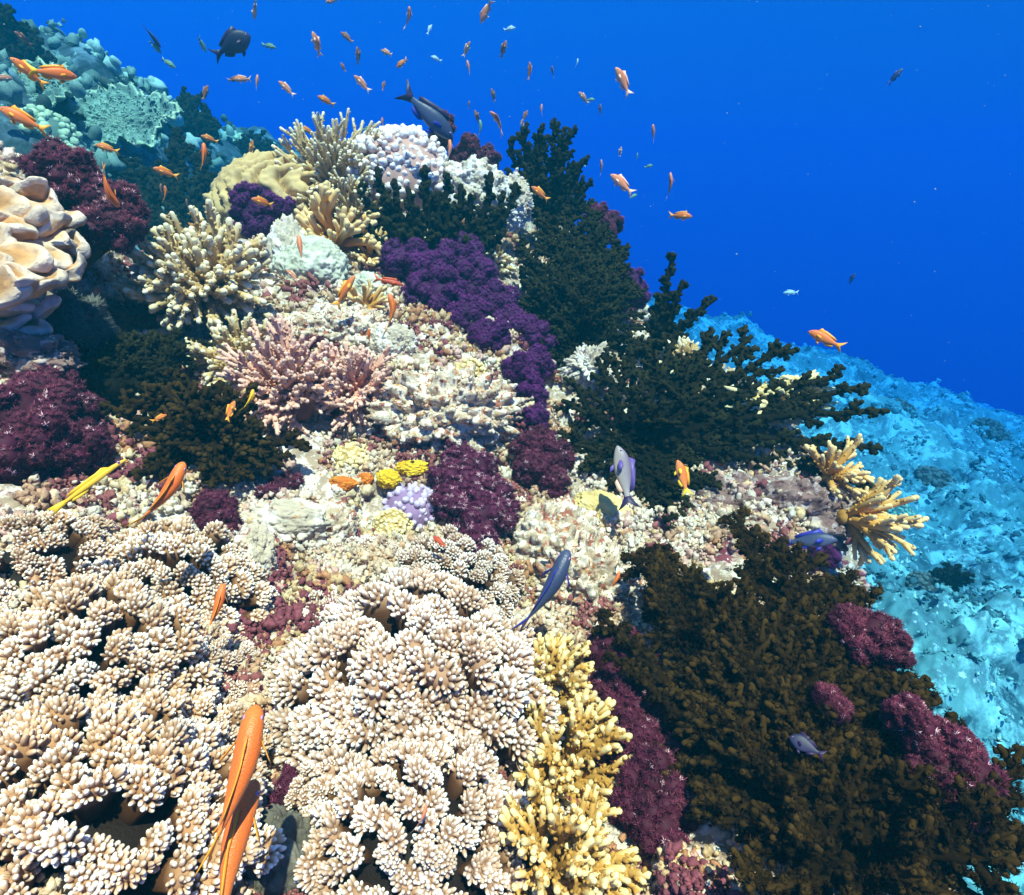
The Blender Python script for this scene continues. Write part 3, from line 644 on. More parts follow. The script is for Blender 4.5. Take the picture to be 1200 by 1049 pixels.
cauliflower("knobbly cream coral just below the orange fish with the yellow fins", 180, 690, 98, M['cauli2'], 5, n=135, flat=.75, beads=58, bead=0.0188, clump=(0.134, 0.073), group=GL)
cauliflower("knobbly tan coral directly left of the long orange fish", 188, 905, 92, M['cauli2'], 6, n=135, flat=.7, beads=54, bead=0.0188, clump=(0.134, 0.073), group=GL)
cauliflower("small knobbly tan coral wedged left of the second orange fish's back", 142, 972, 58, M['cauli2'], 15, n=56, flat=.8, beads=40, bead=.026, clump=(.16, .1), lift=.5, group=GL)
cauliflower("small knobbly cream coral beside the thin orange fish above the grey hollow", 236, 790, 58, M['cauli'], 7, n=73, flat=.8, beads=48, bead=0.0233, clump=(0.170, 0.098), group=GL)
cauliflower("low knobbly tan coral behind the yellow fish at the left edge", 22, 660, 74, M['cauli2'], 8, n=96, flat=.7, beads=48, bead=0.0200, clump=(0.143, 0.082), group=GL)
cauliflower("knobbly white coral at the left foot of the big dome, over the grey hollow", 375, 958, 52, M['cauli'], 9, n=64, flat=.9, beads=54, bead=0.0233, clump=(0.179, 0.106), up=(-.4, -.6, .7))
cauliflower("small knobbly cream coral touching the upper left rim of the big dome", 372, 735, 50, M['cauli'], 12, n=64, flat=.8, beads=44, bead=0.0249, clump=(0.179, 0.114))
cauliflower("small pale knobbly coral between the white crust rock and the big dome", 425, 660, 44, M['cauli'], 13, n=54, flat=.8, beads=39, bead=0.0277, clump=(0.197, 0.122))

for k, (lab, px, py, r, n, up, sd_) in enumerate([
    ("golden branching coral with pale tips, tallest branch beside the big knobbly dome", 632, 815, 62, 26, (.35, -.45, .8), 21),
    ("golden branching coral with pale tips, lower clump leaning toward the wine coloured soft coral", 650, 905, 70, 30, (.6, -.5, .5), 22),
    ("golden branching coral with pale tips, bottommost clump cut by the lower edge", 640, 1015, 74, 30, (.3, -.75, .45), 23)]):
    acropora("branching_coral", lab, px, py, r, M['acro_y'], sd_, n=n, thick=.066, kids=5, klen=.52, spacing=1.1, up=up, lift=.1, nub=(.58, .58, .9), sub=1, group="golden branching coral beside the dome")
acropora("branching_coral", "salmon pink bushy coral left of the speckled rubble bank", 345, 468, 66, M['pink'], 24, n=46, thick=.05, kids=5, klen=.42, spacing=1.0, up=(-.15, -.6, .75), nub=(.6, .6, .8), lift=.1)
acropora("branching_coral", "salmon pink bushy coral, smaller colony nearer the dark purple soft coral", 420, 462, 50, M['pink'], 25, n=36, thick=.06, kids=5, klen=.42, spacing=1.0, up=(.1, -.6, .75), nub=(.6, .6, .8), lift=.1)
acropora("branching_coral", "small cream finger coral on top left of the salmon pink coral", 288, 432, 44, M['stag'], 26, n=26, thick=.075, kids=4, klen=.4, spacing=1.0, up=(-.25, -.3, .9), nub=(.6, .6, .8), lift=.15)
acropora("staghorn_coral", "spreading cream staghorn coral with blunt fingers, lower left of the tan ridged coral", 242, 338, 74, M['stag'], 27, n=60, thick=.058, kids=4, klen=.40, spacing=.8, up=(0, -.55, .8), nub=(.5, .5, .75), lift=.0, spread=1.2, d=2.02, flat=.75)
acropora("staghorn_coral", "spiky pale staghorn on the crest between tan ridged coral and white knobbed mound", 395, 218, 60, M['stag'], 28, n=80, thick=.036, kids=4, klen=.4, spacing=1.3, up=(-.1, -.2, .95), nub=(.5, .5, .8), lift=-.1, d=2.72)
acropora("staghorn_coral", "short spiky cream coral under the crest staghorn, left of the black tree coral", 420, 262, 46, M['stag'], 29, n=60, thick=.042, kids=3, klen=.4, spacing=1.3, up=(0, -.5, .85), nub=(.5, .5, .7), lift=0)
acropora("fire_coral", "smooth mustard yellow branching coral above the grey green rock", 392, 290, 50, M['fire'], 30, n=18, thick=.085, kids=4, klen=.55, spacing=0, up=(-.2, -.5, .8), lift=.05, spread=1.4, zmin=.0, sub=1)
acropora("fire_coral", "smooth mustard yellow branch coral reaching over the red fish", 432, 305, 30, M['fire'], 31, n=9, thick=.11, kids=4, klen=.55, spacing=0, up=(.4, -.5, .7), lift=.1, spread=1.3, sub=1)
acropora("fire_coral", "few smooth yellow twigs just below the red fish, under the grey green rock", 432, 362, 30, M['fire'], 32, n=9, thick=.10, kids=3, klen=.5, spacing=0, up=(-.1, -.7, .6), lift=.05, spread=1.5, sub=0)
acropora("staghorn_coral", "small cream twig coral poking from the purple soft coral on the crest side", 580, 312, 24, M['stag'], 33, n=9, thick=.12, kids=3, klen=.5, spacing=1.4, up=(.4, -.4, .8), lift=.1, spread=1.3)
acropora("staghorn_coral", "upper cream staghorn cluster on the end of the crusted rock arm", 968, 562, 36, M['fire'], 34, n=15, thick=.085, kids=3, klen=.45, spacing=.9, up=(.45, -.15, .75), nub=(.42, .42, .6), lift=.15, d=1.74, bs=.4)
acropora("staghorn_coral", "lower cream staghorn cluster pointing right from the crusted rock arm over blue water", 988, 606, 50, M['fire'], 35, n=22, thick=.07, kids=3, klen=.42, spacing=.9, up=(.95, -.15, .02), nub=(.42, .42, .6), lift=.1, d=1.70, spread=.9, zmin=.2, bs=.4)

knob_coral("white and lilac knobbed coral mound at the very top of the reef crest", 462, 190, 64, M['lilacw'], 41, n=420, knob=.055, flat=.85, d=2.75, tall=1.9)
knob_coral("cream knobbed coral left of the white crest mound, above the black tree coral", 430, 205, 36, M['pyel'], 42, n=170, knob=.07, flat=.8, d=2.7, tall=1.7)
knob_coral("small lilac finger coral beside the wine coloured tuft", 481, 590, 33, M['lilac'], 43, n=80, knob=.115, flat=.8, tall=1.7)
knob_coral("pale yellow crust coral knob below the lilac finger coral", 459, 613, 24, M['pyel'], 44, n=150, knob=.085, flat=.9, tall=1.1)
knob_coral("bright pale yellow lumpy coral left of the yellow sponges", 413, 536, 26, M['pyel'], 45, n=130, knob=.11, flat=.8, tall=1.1)
knob_coral("cream lumpy coral at the top of the speckled rubble bank under the purple soft coral", 545, 437, 30, M['pyel'], 46, n=180, knob=.085, flat=.8, tall=1.2)
knob_coral("small cream knob coral right above the dark hole in the shaded left hollow", 166, 398, 14, M['cauli'], 47, n=22, knob=.25, flat=.8, tall=1.8)

boulder("brain_coral", "big rounded tan coral with meandering ridges on the crest's left end", 322, 246, 53, 44, M['brain'], 51, d=2.72, amp=.10, worl=.0, depth=.9, meander=.26)
for k, (lab, px, py, rx, ry, sd_, d, kn) in enumerate([
    ("lumpy white coral crust behind the black tree coral, just below the crest mound", 505, 222, 34, 30, 52, 2.72, 90),
    ("white knobbly coral ridge behind the black tree coral, under the dark fish", 557, 226, 34, 30, 53, 2.72, 90),
    ("rounded white coral head next to the tall black tree coral on the crest", 604, 238, 17, 28, 54, 2.45, 60)]):
    boulder("coral_head", lab, px, py, rx, ry, M['whiter'], sd_, d=d, amp=.35, worl=.45, knob=kn * 5, cat='coral')
boulder("boulder", "smooth grey green rock under the mustard yellow coral", 366, 325, 40, 34, M['greenw'], 55, lift=.3, amp=.25, worl=.15)
boulder("boulder", "small cream rock between the staghorn coral and the grey green rock", 336, 300, 18, 32, M['whiter'], 56, lift=.3)
boulder("boulder", "pale grey rock wedge between the orange fish and the red fish", 430, 345, 22, 18, M['greenw'], 57, lift=.3)
boulder("boulder", "white crusted rock right of the small orange fish, touching the purple soft coral", 460, 408, 28, 22, M['whiter'], 58, lift=.3, knob=200)
boulder("boulder", "broad pale pink crusted rock below the grey green rock", 392, 392, 62, 28, M['speck'], 59, lift=.1, worl=.4, knob=600)
boulder("boulder", "brilliant white lilac rock beside the dark cave, above the knobbly dome", 330, 622, 50, 26, M['whiter'], 60, lift=.4, amp=.4)
boulder("boulder", "upright white rock stub left of the dark cave", 294, 668, 22, 34, M['whiter'], 61, lift=.5, amp=.35, knob=100)
boulder("boulder", "brown and white crusted rock around the dark cave mouth", 385, 625, 30, 34, M['speck'], 62, lift=.1, amp=.4)
boulder("boulder", "speckled rock bank of white crusts between the salmon pink and purple corals", 520, 490, 78, 52, M['speck'], 63, lift=.05, amp=.32, worl=.5, fr=4.5, knob=1100, ksz=.36, depth=1.2)
boulder("boulder", "pale ridge of rock left of the mauve fish, below the maroon tuft", 650, 640, 46, 52, M['speck'], 64, lift=.05, amp=.3, worl=.35, fr=4, tilt=-.5)
boulder("boulder", "speckled pale rock right behind the slim blue fish", 690, 690, 52, 58, M['speck'], 65, lift=-.1, amp=.4, worl=.6, fr=5, knob=500, ksz=.35)
boulder("boulder", "cream smooth rock shelf under the mauve fish", 705, 606, 38, 24, M['pyel'], 66, lift=.2, amp=.25, worl=.15, tilt=-.4)
boulder("rock_arm", "long crusted rock arm reaching right to the cream staghorn tips", 905, 600, 92, 40, M['arm'], 67, d=1.70, amp=.35, worl=.45, fr=3.6, depth=1.1, knob=260, ksz=.5, tilt=-.05)
boulder("boulder", "grey brown smooth hollow between the long orange fish and the big dome", 335, 992, 46, 58, M['grey'], 68, lift=-.55, amp=.3, worl=.25, knob=60, ksz=.25)

boulder("boulder", "dull maroon brown rock at the left edge above the shaded soft coral", 20, 420, 52, 24, M['arm'], 73, d=1.72, amp=.35, worl=.4, knob=300, depth=1.2)
for k, (lab, px, py, rx, ry, d_) in enumerate([("cream coral lumps glimpsed through the upper middle of the black fan coral", 800, 428, 22, 22, 1.88), ("cream coral lumps glimpsed through the right half of the black fan coral", 905, 474, 46, 20, 1.81), ("pale rose coral lumps left behind the black fan coral", 690, 430, 24, 20, 1.89), ("pale knobs at the foot of the black fan coral, right of the orange fish", 830, 520, 28, 13, 1.75), ("cream coral lumps near the black fan coral's upper right edge", 935, 455, 26, 12, 1.85)]):
    boulder("coral_head", lab, px, py, rx, ry, M['stag' if k in (0, 3) else 'pyel' if k != 2 else 'whiter'], 75 + k, d=d_, amp=.7, worl=.9, fr=4.5, knob=260, cat='coral')
# leather coral folds at the left edge
def leather(label, px, py, flaps, d, seed, base=1.):
    """fleshy coral of thick cupped flaps overlapping like shingles"""
    rs = np.random.RandomState(seed); c = at(px, py, d); root = thing("leather_coral", label, 'coral', c); v, f = ICO[5]; s = d / F
    tot = MB(); bs = (v[:, 0:1] * V_R * .085 + v[:, 1:2] * V_U * .09 + v[:, 2:3] * V_F * .06) * base * (1 + .25 * fbm(v * 2 + seed, 3)[:, None]) + at(px - 14, py + 6, d + .09); tot.add(bs, t=f, tip=.1); tot.obj("base", M['leaf'], root)
    for (lx, ly, rx, ry, roll, lean, dz) in flaps:
        dz += (300 - ly) * .0026 * min(base, .999) ** 3
        roll = roll + .5 * rs.randn(); lean = lean + .35 * rs.randn(); rx *= .66 + .3 * rs.rand(); ry *= .85 + .3 * rs.rand()
        nn = nrm(-V_F * (.55 + .25 * lean) + V_U * (.75 - .3 * lean) + V_R * .25 * math.sin(roll)); e1 = nrm(V_R * math.cos(roll) + V_U * math.sin(roll)); e1 = nrm(e1 - nn * (e1 @ nn)); e2 = np.cross(nn, e1)
        x_, y_, z_ = v[:, 0], v[:, 1], v[:, 2]; r2 = x_ * x_ + y_ * y_; th = np.arctan2(y_, x_); ph = rs.rand() * 6.28
        ruff = 1 + .14 * np.sin(2 * th + ph) * r2 + .10 * np.sin(3 * th + ph * 2) * r2
        rim = .40 + .14 * np.exp(-((np.sqrt(r2) - .82) / .22) ** 2)
        off = .30 * (r2 - .3) + .32 * np.sin(2 * th + ph * 1.7) * r2 + .12 * np.sin(3 * th + ph) * r2
        P = (x_ * ruff)[:, None] * e1 * rx * s + (y_ * ruff)[:, None] * e2 * ry * s + nn * ((np.sign(z_) * np.abs(z_) ** .8 * rim + off) * ry * s)[:, None] + at(lx * .92 - 9, ly - 3, d - .03 + dz)
        P += .022 * np.stack([fbm(P * 17 + 7 * k_, 3, seed + k_) for k_ in range(3)], 1); P += nrm(v) * (.0035 * fbm(P * 60 + seed, 3) + .0016 * fbm(P * 150, 3, 4))[:, None]
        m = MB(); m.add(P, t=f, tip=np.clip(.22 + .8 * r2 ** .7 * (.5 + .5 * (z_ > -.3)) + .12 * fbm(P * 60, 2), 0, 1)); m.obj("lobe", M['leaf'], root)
    return root
leather("thick folded peach leather coral hanging at the left edge", 42, 288, [(5, 222, 30, 17, -.3, .2, .03), (42, 232, 34, 18, -.5, .1, .02), (70, 244, 24, 17, -.9, .3, .02), (90, 262, 20, 16, -1.1, .4, .05), (14, 246, 30, 16, -.4, .5, .0), (46, 258, 28, 16, -.7, .6, -.01), (70, 266, 20, 17, -1.2, .7, -.01), (0, 268, 22, 16, -.2, .6, -.02), (30, 276, 24, 16, -.3, .9, -.02),
    (58, 284, 26, 13, -.3, .2, .03), (82, 292, 20, 12, -.6, .3, .05), (8, 296, 26, 15, -.1, .4, .0), (36, 312, 20, 20, .9, .9, -.03), (70, 312, 26, 14, -.5, .4, .02), (92, 322, 16, 16, -.9, .6, .03), (0, 318, 24, 18, .1, .8, -.01), (38, 334, 20, 18, -1.0, 1., -.02), (66, 334, 22, 16, -.7, .9, .0), (14, 342, 24, 14, .0, .8, .0), (-14, 230, 26, 18, -.2, .3, .02), (-16, 262, 26, 18, -.1, .5, .0), (-14, 300, 26, 18, .0, .6, .0), (108, 290, 16, 13, -.9, .3, .06)], 1.72, 70)
leather("low grey brown leather coral plates in shade under the peach folds", 30, 372, [(14, 368, 34, 14, -.1, .1, .04), (50, 366, 28, 13, -.2, .1, .06), (10, 386, 30, 12, 0, .3, .03), (46, 386, 26, 11, -.2, .3, .05)], 1.75, 71, .6)

# soft corals
soft("dark purple soft coral bank running down from the black tree coral to the maroon tuft", [(470, 318, 24), (500, 330, 30), (540, 318, 28), (556, 345, 30), (520, 362, 30), (495, 358, 24), (548, 385, 26), (578, 372, 28), (600, 395, 24), (622, 410, 24), (572, 408, 24), (628, 436, 20), (608, 440, 22), (622, 470, 20), (626, 497, 17)], M['purple'], 81, grain=2.6, sublobe=20, lift=.45)
soft("dark purple soft coral tuft on the face of the tan ridged coral", [(290, 238, 13, 2.55), (312, 252, 22, 2.55), (296, 258, 18, 2.55), (330, 250, 16, 2.55), (308, 275, 16, 2.5), (316, 292, 10, 2.48)], M['purple'], 82, grain=2.6, sublobe=16)
soft("wine coloured soft coral tuft speckled with white polyps, beside the lilac finger coral", [(530, 540, 20), (524, 570, 22), (556, 562, 24), (545, 590, 30), (576, 590, 24), (530, 600, 24), (560, 620, 30), (585, 615, 22), (560, 645, 22)], M['wine'], 83, grain=3.6, sublobe=18, spic=.22, lift=.6)
soft("maroon soft coral between the purple bank and the pale rock ridge", [(632, 535, 26), (650, 548, 22), (625, 560, 24), (648, 572, 18), (614, 530, 16)], M['maroon'], 84, grain=3.2, sublobe=18, spic=.05, lift=.5)
soft("maroon soft coral in shade low on the left, behind the yellow fish", [(20, 505, 34), (55, 500, 34), (88, 515, 26), (40, 535, 36), (80, 545, 30), (105, 530, 18), (15, 550, 28), (60, 470, 24), (95, 488, 18)], M['maroon'], 85, grain=3.6, sublobe=18, spic=.05, lift=.4)
soft("maroon soft coral mound right of the leather coral folds, against dark blue water", [(118, 250, 22, 1.95), (140, 255, 22, 1.95), (128, 275, 24, 1.92), (148, 272, 16, 1.92), (108, 268, 16, 1.9)], M['maroon'], 86, grain=3.4, sublobe=16, spic=.05)
soft("dark maroon soft coral above the leather coral folds", [(62, 208, 22, 2.0), (85, 212, 22, 2.0), (78, 228, 22, 1.98), (98, 225, 14, 1.98)], M['maroon'], 87, grain=3.4, sublobe=16, spic=.05)
soft("maroon soft coral patch right of the golden branching coral, under brown tree coral", [(718, 790, 34), (745, 825, 36), (728, 855, 36), (768, 868, 34), (745, 900, 36), (788, 915, 32), (762, 945, 36), (800, 965, 28), (775, 985, 28), (745, 960, 26), (712, 830, 26)], M['maroon'], 88, grain=4.0, sublobe=18, spic=.05, lift=.65)
soft("maroon soft coral on the drop off edge over the pale seabed, above the toothed branches", [(992, 738, 20, 1.02), (1015, 745, 22, 1.02), (1040, 763, 17, 1.0), (1008, 765, 16, 1.0)], M['maroon'], 89, grain=3.6, sublobe=16, spic=.05)
soft("maroon soft coral at the lower right drop off, behind the brown tree coral", [(1055, 845, 20, .90), (1080, 868, 22, .88), (1105, 885, 24, .88), (1090, 905, 24, .87), (1125, 912, 24, .87), (1122, 942, 20, .86), (1140, 930, 16, .88)], M['maroon'], 90, grain=3.6, sublobe=16, spic=.05)
soft("small maroon tuft showing through a gap in the brown tree coral", [(968, 822, 13, .88), (982, 836, 11, .87)], M['maroon'], 91, grain=3.4, sublobe=14, spic=.05)
soft("purple grey soft coral standing on the crest right of the dark fish", [(550, 182, 12, 2.85), (540, 196, 14, 2.85), (562, 195, 14, 2.85), (550, 172, 9, 2.85), (572, 190, 11, 2.86)], M['maroon'], 92, grain=2.4, sublobe=14, spic=.05)
soft("dusky purple soft coral behind the white crest mound, under the dark fish", [(518, 165, 12, 2.8), (512, 178, 12, 2.8), (522, 150, 10, 2.82)], M['maroon'], 93, grain=2.4, sublobe=14, spic=.05)
soft("violet soft coral on the right shoulder of the black tree coral bank", [(698, 262, 16, 2.62), (714, 266, 13, 2.64), (704, 278, 14, 2.6)], M['wine'], 94, grain=2.4, sublobe=14)
soft("deep violet soft coral low on the right side of the black tree coral bank", [(738, 338, 16, 2.4), (745, 350, 14, 2.4), (728, 352, 14, 2.4)], M['purple'], 95, grain=2.6, sublobe=14)
soft("small maroon tuft left of the black tree coral, above the mustard coral tips", [(440, 248, 12), (430, 262, 11), (425, 282, 10)], M['maroon'], 96, grain=2.6, sublobe=12, spic=.05)
soft("dark maroon crust tuft left of the brilliant white rock", [(250, 600, 24), (262, 622, 20), (335, 575, 18), (318, 585, 16)], M['maroon'], 97, grain=3.2, sublobe=14, spic=.05, lift=.1)
soft("maroon tuft in the left hollow below the staghorn coral", [(140, 372, 16), (165, 380, 14), (185, 375, 12), (120, 385, 14)], M['maroon'], 98, grain=3., sublobe=12, spic=.05, lift=.2)
soft("little rose tuft on the pale pink crusted rock", [(372, 412, 15), (385, 418, 10)], M['maroon'], 99, grain=2.8, sublobe=12, spic=.05, lift=.2)
soft("maroon tuft among knobbly corals just left of the thin orange fish", [(70, 640, 18), (88, 655, 16)], M['maroon'], 100, grain=3.2, sublobe=12, spic=.05, lift=.2)
soft("maroon tufts in the strip between the thin orange fish and the big dome", [(285, 800, 15), (300, 822, 16), (288, 775, 13), (312, 850, 14), (270, 760, 12)], M['maroon'], 105, grain=3.2, sublobe=12, lift=.1)
soft("maroon tuft beside the grey hollow at the foot of the big dome", [(345, 920, 18), (335, 940, 16)], M['maroon'], 101, grain=3.6, sublobe=12, spic=.05, lift=.0)
soft("violet tuft at the base of the rock arm below the blue fish", [(957, 650, 13, 1.5), (968, 655, 9, 1.5)], M['purple'], 102, grain=3., sublobe=12)
soft("grey fuzzy anemone-like tuft in shade under the leather coral", [(90, 375, 20, 1.78), (80, 395, 18, 1.78), (105, 392, 16, 1.8)], M['tentacle'], 103, grain=6, sublobe=10, tpl=FUZZ, name="fuzzy_coral")

for k, (lab, px, py, rx, ry, sd_) in enumerate([("round golden yellow sponge left of the lilac finger coral", 455, 571, 13, 11, 111), ("two lobed yellow sponge above the lilac finger coral", 483, 554, 17, 9, 112),
    ("thin yellow sponge above the wine coloured tuft's left side", 515, 524, 9, 7, 113), ("small yellow sponge dot right of the wine coloured tuft's top", 544, 523, 6, 6, 114), ("orange red sponge crust between the pale yellow coral and the dark cave", 402, 572, 15, 8, 116), ("small orange red sponge lump right above the dark cave mouth", 428, 566, 9, 7, 117), ("orange sponge patch on the speckled rock bank", 546, 500, 12, 8, 115)]):
    boulder("sponge", lab, px, py, rx, ry, M['orange' if 'orange' in lab else 'yel'], sd_, lift=1.2 if k == 0 else .9, amp=.35, worl=.3, cat='sponge', push=.01)

# ------------------------------------------------------------------ tree corals
BG = "black green tree corals"
tree_coral("tall black green tree coral standing on the crest against blue water", (640, 262, 2.72), [(612, 150, 2.8), (597, 165, 2.75), (650, 140, 2.75), (668, 152, 2.7), (682, 188, 2.68), (632, 152, 2.7), (655, 175, 2.62), (620, 200, 2.6), (690, 215, 2.65), (684, 240, 2.6), (640, 215, 2.58), (668, 250, 2.55)], M['tree'], 201, arch=.4, bpx=2.6, blen=30, upb=.6, jit=.22, step=2.4, sub=2, cup=(.60, .60, .95), sp=.95, group=BG)
tree_coral("low black tree coral of upright columns in front of the white coral heads", (515, 305, 2.40), [(424, 216, 2.46), (442, 198, 2.46), (462, 212, 2.44), (478, 222, 2.42), (498, 196, 2.46), (512, 226, 2.42), (524, 206, 2.46), (540, 218, 2.44), (551, 230, 2.40), (575, 204, 2.46), (590, 226, 2.42), (604, 216, 2.41), (452, 258, 2.34), (432, 264, 2.34), (560, 258, 2.36), (490, 258, 2.32), (534, 256, 2.32), (590, 270, 2.34), (472, 270, 2.30), (418, 276, 2.36), (510, 275, 2.29), (550, 280, 2.30)], M['tree'], 202, bpx=3.8, blen=18, upb=.7, jit=.2, step=1.9, sub=1, cup=(.60, .60, .95), sp=.95, arch=.85, start=.3, group=BG)
tree_coral("bushy black green tree coral covering the slope right of the purple bank", (680, 400, 2.1), [(610, 285, 2.3), (640, 262, 2.35), (670, 270, 2.35), (700, 290, 2.35), (722, 318, 2.3), (730, 290, 2.35), (700, 340, 2.15), (655, 320, 2.15), (625, 345, 2.15), (740, 365, 2.2), (650, 370, 2.0), (690, 365, 2.0), (610, 320, 2.3), (640, 400, 1.98), (665, 415, 1.95), (715, 420, 1.95), (735, 400, 2.0), (640, 440, 1.9), (700, 450, 1.9), (692, 246, 2.45), (708, 262, 2.45), (724, 282, 2.42), (660, 250, 2.42), (630, 245, 2.42), (676, 290, 2.3), (742, 330, 2.3)], M['tree'], 203, bpx=2.9, blen=42, upb=.35, jit=.3, step=2.2, sub=3, cup=(.60, .60, .95), sp=.95, group=BG)
tree_coral("thin black tree coral branches reaching up alone over blue water", (765, 430, 2.1), [(788, 298, 2.1, .55), (838, 350, 2.1, .5), (772, 345, 2.1, .8), (800, 330, 2.05, .5), (745, 400, 2.05), (805, 392, 2.05, .8)], M['tree'], 204, bpx=3.2, blen=34, jit=.22, step=2.2, cup=(.60, .60, .95), sp=.95, group=BG)
tree_coral("wide fan shaped black tree coral spreading right over the blue seabed", (745, 520, 1.72), [(840, 395, 1.85), (880, 395, 1.85), (925, 405, 1.85), (985, 440, 1.85, .7), (1018, 452, 1.85, .55), (1040, 482, 1.82, .55), (1032, 525, 1.8, .5), (1022, 570, 1.78, .45), (790, 400, 1.85), (700, 420, 1.8), (740, 405, 1.85), (660, 470, 1.75), (890, 450, 1.75), (760, 470, 1.65), (720, 540, 1.66), (820, 560, 1.64), (740, 600, 1.56), (770, 640, 1.5), (715, 570, 1.6), (790, 600, 1.56), (840, 590, 1.6), (660, 520, 1.68)], M['tree'], 205, bpx=3.5, blen=54, jit=.17, step=3.1, sub=2, cup=(.60, .60, .95), sp=.95, group=BG)
tree_coral("dark olive tree coral bush in the left hollow above the white rock", (250, 520, 1.5), [(190, 455, 1.52), (155, 470, 1.55), (215, 440, 1.55), (260, 450, 1.5), (290, 478, 1.48), (305, 505, 1.46), (360, 520, 1.46, .7), (330, 545, 1.44, .8), (280, 555, 1.42), (210, 500, 1.46), (175, 535, 1.44, .8), (270, 500, 1.42), (300, 450, 1.5, .5), (240, 540, 1.4), (120, 475, 1.58), (160, 560, 1.4, .5)], M['treeb'], 206, bpx=3.8, blen=44, jit=.3, step=2.4, sub=3, cup=(.60, .60, .95), sp=.95)
tree_coral("huge brown bushy tree coral overhanging the lower right corner", (980, 1010, .86), [(735, 650, 1.2, .6), (770, 640, 1.2, .7), (865, 605, 1.25, .6), (905, 640, 1.2), (940, 655, 1.2), (990, 685, 1.16, .7), (1010, 700, 1.12, .6), (705, 722, 1.1, .4), (712, 765, 1.0, .35), (800, 690, 1.1), (840, 700, 1.05), (880, 730, 1.02), (930, 720, 1.04), (965, 760, 1.0), (1040, 800, 1.0, .7), (1000, 692, 1.1, .3), (1030, 735, 1.04, .3), (1064, 790, 1.0, .3), (1088, 812, .98, .3), (1118, 838, .97, .3), (1150, 905, .92, .3), (1060, 815, .98), (760, 885, .9, .3), (840, 800, .94), (890, 820, .92), (940, 840, .9), (1000, 860, .9), (1060, 930, .86), (1020, 900, .84), (845, 880, .86, .6), (870, 900, .84), (930, 930, .8), (870, 965, .8, .7), (1140, 985, .84), (1195, 935, .9), (1190, 1010, .82), (1090, 1040, .78), (900, 1040, .76), (1000, 1050, .74), (960, 800, .98), (775, 735, 1.06, .5), (760, 690, 1.1)], M['treeb'], 207, bpx=4.3, blen=80, jit=.42, fuzz=2.6, sub=3, sp=1.3, step=2.3, end=.45, cup=(.75, .75, .8))

tree_coral("black tree coral added to darken the left hollow below the staghorn coral", (135, 455, 1.74), [(62, 415, 1.76), (85, 398, 1.82), (110, 392, 1.85), (140, 388, 1.88), (172, 395, 1.86), (205, 402, 1.84), (225, 420, 1.8), (70, 440, 1.7), (100, 425, 1.74), (130, 415, 1.76), (165, 420, 1.76), (195, 432, 1.72), (40, 430, 1.72), (235, 400, 1.86)], M['tree'], 208, bpx=3.0, blen=34, jit=.4, step=2.2, sub=3, cup=(.60, .60, .95), sp=.95, group=BG)  # added dark growth, stands in for the shade of the hollow
soft("dusky maroon tufts along the lower lip of the dark left hollow", [(120, 462, 15), (140, 470, 12), (62, 448, 14), (40, 440, 14), (10, 430, 16), (25, 412, 14)], M['maroon'], 104, grain=3., sublobe=12, spic=.05, lift=.3)
# ------------------------------------------------------------------ far reef
def table(label, px, py, rpx, d, seed, tilt=(.05, -.62, .8)):
    rs = np.random.RandomState(seed); c = at(px, py, d); R = rpx * d / F; root = thing("table_coral", label, 'coral', c - np.array([0, -.3 * R, .8 * R]))
    nr_, na_ = 26, 120; u = np.linspace(.02, 1, nr_); a = np.linspace(0, 2 * math.pi, na_, endpoint=False); U, A = np.meshgrid(u, a, indexing='ij')
    rim = 1 + .07 * np.sin(A * 5 + seed) + .05 * np.sin(A * 11 + seed * 2) + .03 * np.sin(A * 23)
    rr = U * rim * R; zz = R * (.10 * U ** 2 + .05 * np.sin(A * 30 + 2.5 * np.sin(U * 7 + A * 3)) * U + .03 * np.sin(U * 22 + 2 * np.sin(A * 6)) * U + .05 * np.sin(A * 7 + U * 4) * U)
    top = np.stack([rr * np.cos(A), rr * np.sin(A) * .8, zz], -1).reshape(-1, 3); bot = top * np.array([.96, .96, 1]) - np.array([0, 0, .05 * R]) - np.array([0, 0, .5 * R]) * np.maximum(0, .25 - U.reshape(-1, 1)) * 3
    i_, j_ = np.meshgrid(np.arange(nr_ - 1), np.arange(na_), indexing='ij'); j2 = (j_ + 1) % na_
    q1 = np.stack([i_ * na_ + j_, (i_ + 1) * na_ + j_, (i_ + 1) * na_ + j2, i_ * na_ + j2], -1).reshape(-1, 4); n_ = nr_ * na_
    e = (nr_ - 1) * na_; jj = np.arange(na_); q2 = q1[:, ::-1] + n_; q3 = np.stack([e + jj, e + n_ + jj, e + n_ + (jj + 1) % na_, e + (jj + 1) % na_], -1)
    tp = np.clip(.35 + .5 * np.sin(U * 26 + 2 * np.sin(A * 6)) * .4 + .6 * (U > .93), 0, 1).ravel()
    m = MB(); kk = rs.randint(0, len(top), 1500); stamp(m, CHIP[0], orient(top[kk], tilt) + c, nrm(orient(np.array([[0, 0, 1.]]), tilt) + .35 * rs.randn(1500, 3)), np.stack([R * (.008 + .012 * rs.rand(1500))] * 2 + [R * .014 * np.ones(1500)], 1), rs, .3, tp[kk] + .2); m.add(orient(np.concatenate([top, bot]), tilt) + c, q=np.concatenate([q1, q2, q3]), tip=np.concatenate([tp, tp * .5])); m.obj("plate", M['ftab'], root)
    m = MB(); tubes(m, np.array([[np.array(root.location) + (c - np.array(root.location)) * s for s in (0, .2, .4, .62)]]), np.array([[.35, .22, .2, .2]]) * R, 9); m.obj("stalk", M['ftab'], root)
    return root
table("large scalloped pale table coral with yellow rim on the far reef", 134, 142, 52, 5.1, 301)
table("small pale plate coral just right of and behind the large table coral", 185, 132, 20, 6.0, 302)
